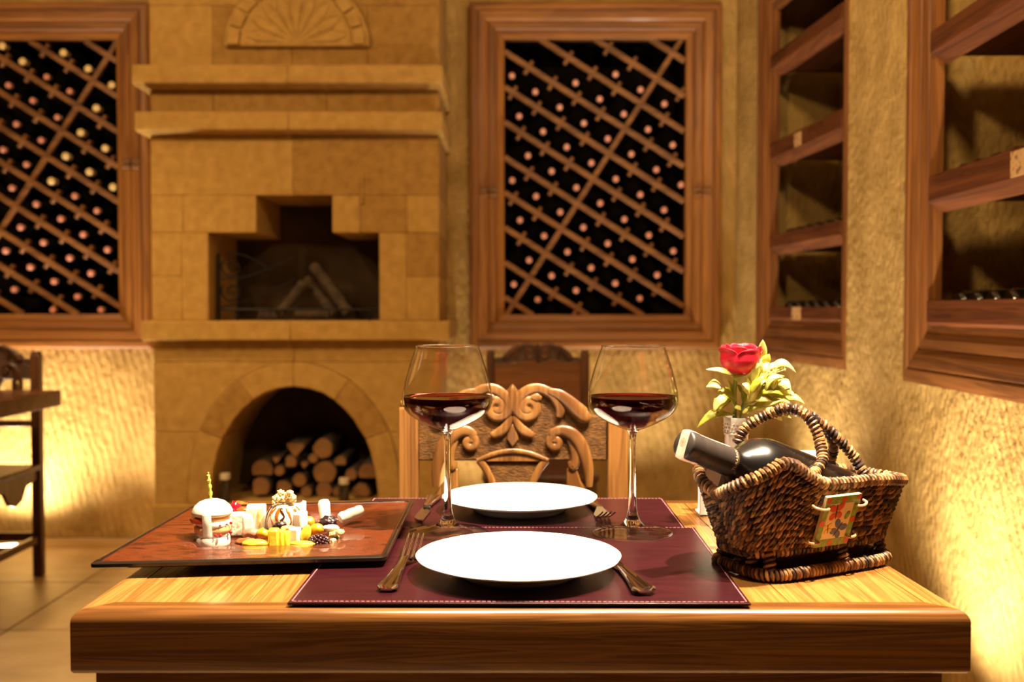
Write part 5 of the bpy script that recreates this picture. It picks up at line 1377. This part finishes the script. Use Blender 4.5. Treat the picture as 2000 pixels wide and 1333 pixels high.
# ================================================================== chairs
CY = 1.90
def make_chair(label, dark=False, solid=False):
    """built at the near chair's place from its carved back; px units of the photograph at depth CY"""
    k = CY / FPX
    mw, mt = (M['chair_dark'], M['chair_dark_tex']) if dark else (M['chair'], M['chair_tex'])
    root = thing('carved_chair', label, 'chair', ((1002 - 1000) * k, CY, 0))
    def q(px, py, d=0.0):
        p = at(px, py, CY); return Vector((p.x, CY - d, p.z))
    # rear legs run up into the back stiles
    for (x0, x1) in ((779, 817), (1187, 1226)):
        a, e = q(x0, 795), q(x1, 795)
        b = MB().box(a.x, e.x, CY - 0.012, CY + 0.026, 0.0, a.z)
        c = MB().box(a.x + 0.003, e.x - 0.003, CY - 0.009, CY + 0.023, a.z - 0.001, a.z + 0.012)
        b.v += c.v; b.f += [tuple(i + 8 for i in f) for f in c.f]; b.c += c.c
        b.build('stile', mw, root, bevel=0.004)
    half = [(1001, 750), (1012, 764), (1024, 764), (1050, 755), (1074, 757), (1098, 768), (1124, 786), (1148, 799), (1153, 812), (1172, 812), (1186, 816), (1186, 900)]
    poly = half + [(2002 - x, y) for x, y in half[::-1]][:-1]
    pl = [(q(x, y).x, q(x, y).z) for x, y in poly]
    b = MB().prism(pl, lambda x, z: (x, CY - 0.004, z), lambda x, z: (x, CY + 0.018, z))
    b.build('crest_panel', mt, root, bevel=0.003)
    def sweep(name, pts, rs, flat=0.55, d=0.006):
        P = catmull([q(x, y, d + 0.003) for x, y in pts], 5); n = len(P)
        rr_ = []
        for i in range(n):
            f = i / (n - 1) * (len(rs) - 1); j = min(int(f), len(rs) - 2); rr_.append((rs[j] + (rs[j + 1] - rs[j]) * (f - j)) * k)
        MB().tube(P, [q_ * 1.22 for q_ in rr_], 12, flat=((0, 1, 0), flat * 0.62)).build(name, mw, root, ang=60)
    def both(f):
        f(lambda x: x); f(lambda x: 2002 - x)
    def vol(mx):
        sp_ = [(1031 + r_ * math.cos(a), 795 + r_ * math.sin(a)) for r_, a in [(4 + 20 * i / 16, R(40) + R(520) * i / 16) for i in range(17)]]
        sweep('volute', [(mx(x), y) for x, y in sp_ + [(1018, 772), (1034, 761), (1054, 759), (1074, 768), (1088, 784), (1094, 800), (1091, 814)]], [6] + [7] * 14 + [8, 8.5, 8.5, 8.5, 8.5, 8, 8, 8, 8, 5])
        MB().lathe([(0, -0.003), (0.007, -0.003), (0.0075, 0.000), (0.006, 0.0016), (0.0015, 0.0018), (0.0010, 0.0006), (0, 0.0006)], 16, q(mx(1033), 794, 0.007), (0, -1, 0)).build('volute_eye', mw, root)
        sweep('acanthus', [(mx(x), y) for x, y in [(1072, 764), (1092, 771), (1112, 786), (1130, 803), (1142, 812), (1150, 806)]], [5, 9, 11, 13, 12, 6], 0.5, 0.008)
        sweep('acanthus', [(mx(x), y) for x, y in [(1036, 776), (1048, 776), (1057, 778)]], [3, 7, 3], 0.6, 0.008)
        s2 = [(1084 + r_ * math.cos(a), 864 + r_ * math.sin(a)) for r_, a in [(3 + 10 * i / 12, R(180) + R(430) * i / 12) for i in range(13)]]
        sweep('scroll', [(mx(x), y) for x, y in s2 + [(1080, 846), (1096, 841), (1116, 848), (1132, 866), (1142, 890), (1149, 918), (1150, 950)]], [4] + [6] * 11 + [7, 7.5, 9, 11, 11, 10, 8, 5])
        MB().lathe([(0, -0.003), (0.007, -0.003), (0.0075, 0.000), (0.006, 0.0016), (0.0015, 0.0018), (0.0010, 0.0006), (0, 0.0006)], 16, q(mx(1084), 864, 0.006), (0, -1, 0)).build('scroll_eye', mw, root)
        sweep('scroll', [(mx(x), y) for x, y in [(1110, 858), (1120, 876), (1124, 898), (1118, 912), (1112, 900)]], [4, 7, 8, 7, 4], 0.55, 0.004)
        sweep('fleur_leaf', [(mx(x), y) for x, y in [(1004, 812), (1012, 830), (1024, 842), (1038, 848), (1042, 843)]], [3, 7, 8, 6, 2], 0.5)
        # foot of the side scroll down to the lower rail
        P2 = [(1107, 915), (1126, 915), (1134, 940), (1152, 965), (1153, 990), (1107, 990)]
        if not solid:
            pp_ = [(q(mx(x), y).x, q(mx(x), y).z) for x, y in P2]
            MB().prism(pp_, lambda x, z: (x, CY - 0.006, z), lambda x, z: (x, CY + 0.014, z)).build('side_bracket', mw, root, bevel=0.003)
    both(vol)
    fl_ = [(1001, 826), (1010, 846), (1013, 858), (1001, 876), (989, 858), (992, 846)]
    MB().prism([(q(x, y).x, q(x, y).z) for x, y in fl_], lambda x, z: (x, CY - 0.010, z), lambda x, z: (x, CY, z)).build('fleur_drop', mw, root, bevel=0.003)
    fin = [(1001, 751), (1010, 768), (1005, 800), (1001, 810), (997, 800), (992, 768)]
    MB().prism([(q(x, y).x, q(x, y).z) for x, y in fin], lambda x, z: (x, CY - 0.012, z), lambda x, z: (x, CY, z)).build('finial', mw, root, bevel=0.003)
    zs = 0.455
    if not solid:
        # vase-shaped splat from the panel to the lower rail
        sh = [(1001, 880), (1040, 884), (1076, 895), (1060, 915), (1046, 945), (1040, 990), (1046, 1040), (1030, 1070)]
        poly = sh + [(2002 - x, y) for x, y in sh[::-1]][:-1]
        MB().prism([(q(x, y).x, q(x, y).z) for x, y in poly], lambda x, z: (x, CY - 0.002, z), lambda x, z: (x, CY + 0.014, z)).build('splat', mt, root, bevel=0.003)
        for f_ in (lambda x: x, lambda x: 2002 - x):
            sweep('splat_border', [(f_(x), y) for x, y in [(1066, 899), (1052, 918), (1040, 945), (1034, 985), (1038, 1040), (1026, 1066)]], [6, 6, 5.5, 5, 5, 4], 0.6, 0.002)
        sweep('splat_border', [(x, y) for x, y in [(932, 899), (966, 886), (1001, 881), (1036, 886), (1070, 899)]], [3, 4, 4.5, 4, 3], 0.7, 0.004)
        lens = [(940, 901), (970, 891), (1001, 887), (1032, 891), (1062, 901)]
        MB().prism([(q(x, y).x, q(x, y).z) for x, y in lens], lambda x, z: (x, CY - 0.006, z), lambda x, z: (x, CY + 0.004, z)).build('splat_cap', mw, root, bevel=0.001)
        lr0, lr1 = q(817, 1072), q(1187, 1098)
        MB().box(lr0.x, lr1.x, CY - 0.006, CY + 0.016, lr1.z, lr0.z).build('lower_rail', mw, root, bevel=0.003)
    else:
        top = [(1187, 830), (1187, 826), (1120, 836), (1070, 822), (1040, 826), (1012, 842), (1001, 836), (975, 822), (930, 830), (870, 842), (817, 838)]
        zb_ = zs - 0.02
        pl = [(q(x, y).x, q(x, y).z) for x, y in top] + [(q(817, 800).x, zb_), (q(1187, 800).x, zb_)]
        MB().prism(pl, lambda x, z: (x, CY - 0.014, z), lambda x, z: (x, CY + 0.006, z)).build('back_panel', M['chair_mid'], root, bevel=0.003)
    x0, x1 = q(779, 900).x, q(1226, 900).x
    MB().box(x0 - 0.006, x1 + 0.006, CY - 0.42, CY - 0.012, zs - 0.022, zs).build('seat', mw, root, bevel=0.006)
    for sx in (x0 + 0.02, x1 - 0.02):
        MB().box(sx - 0.019, sx + 0.019, CY - 0.41, CY - 0.372, 0.0, zs - 0.022).build('front_leg', mw, root, bevel=0.003)
        MB().box(sx - 0.010, sx + 0.010, CY - 0.373, CY - 0.011, 0.135, 0.165).build('stretcher', mw, root, bevel=0.002)
        ap = [(-0.37, zs - 0.022), (-0.37, zs - 0.06), (-0.28, zs - 0.075), (-0.24, zs - 0.125), (-0.19, zs - 0.14), (-0.14, zs - 0.125), (-0.10, zs - 0.075), (-0.012, zs - 0.06), (-0.012, zs - 0.022)]
        MB().prism(ap, lambda y, z: (sx - 0.008, CY + y, z), lambda y, z: (sx + 0.008, CY + y, z)).build('apron', mw, root, bevel=0.002)
    xm, hw_ = (x0 + x1) / 2, (x1 - x0) / 2 - 0.038
    ap = [(-1, -0.022), (-1, -0.06), (-0.55, -0.075), (-0.3, -0.125), (0, -0.14), (0.3, -0.125), (0.55, -0.075), (1, -0.06), (1, -0.022)]
    MB().prism(ap, lambda x, z: (xm + x * hw_, CY - 0.40, zs + z), lambda x, z: (xm + x * hw_, CY - 0.384, zs + z)).build('apron', mw, root, bevel=0.002)
    MB().box(x0 + 0.03, x1 - 0.03, CY - 0.20, CY - 0.18, 0.14, 0.16).build('stretcher', mw, root, bevel=0.002)
    MB().box(x0 + 0.035, x1 - 0.035, CY + 0.002, CY + 0.016, 0.14, 0.175).build('stretcher', mw, root, bevel=0.002)
    return root
make_chair('carved light-brown chair with scrolled back, drawn up behind the farther plate')
c2 = make_chair('dark carved chair with solid brown back panel, under the centre wine cabinet', True, True)
c2.location = (at(1050, 800, 4.22).x, 4.22, 0)
c3 = make_chair('dark carved chair at the left photo edge behind the dark table corner', True, False)
c3.location = (-2.105, 4.10, 0)
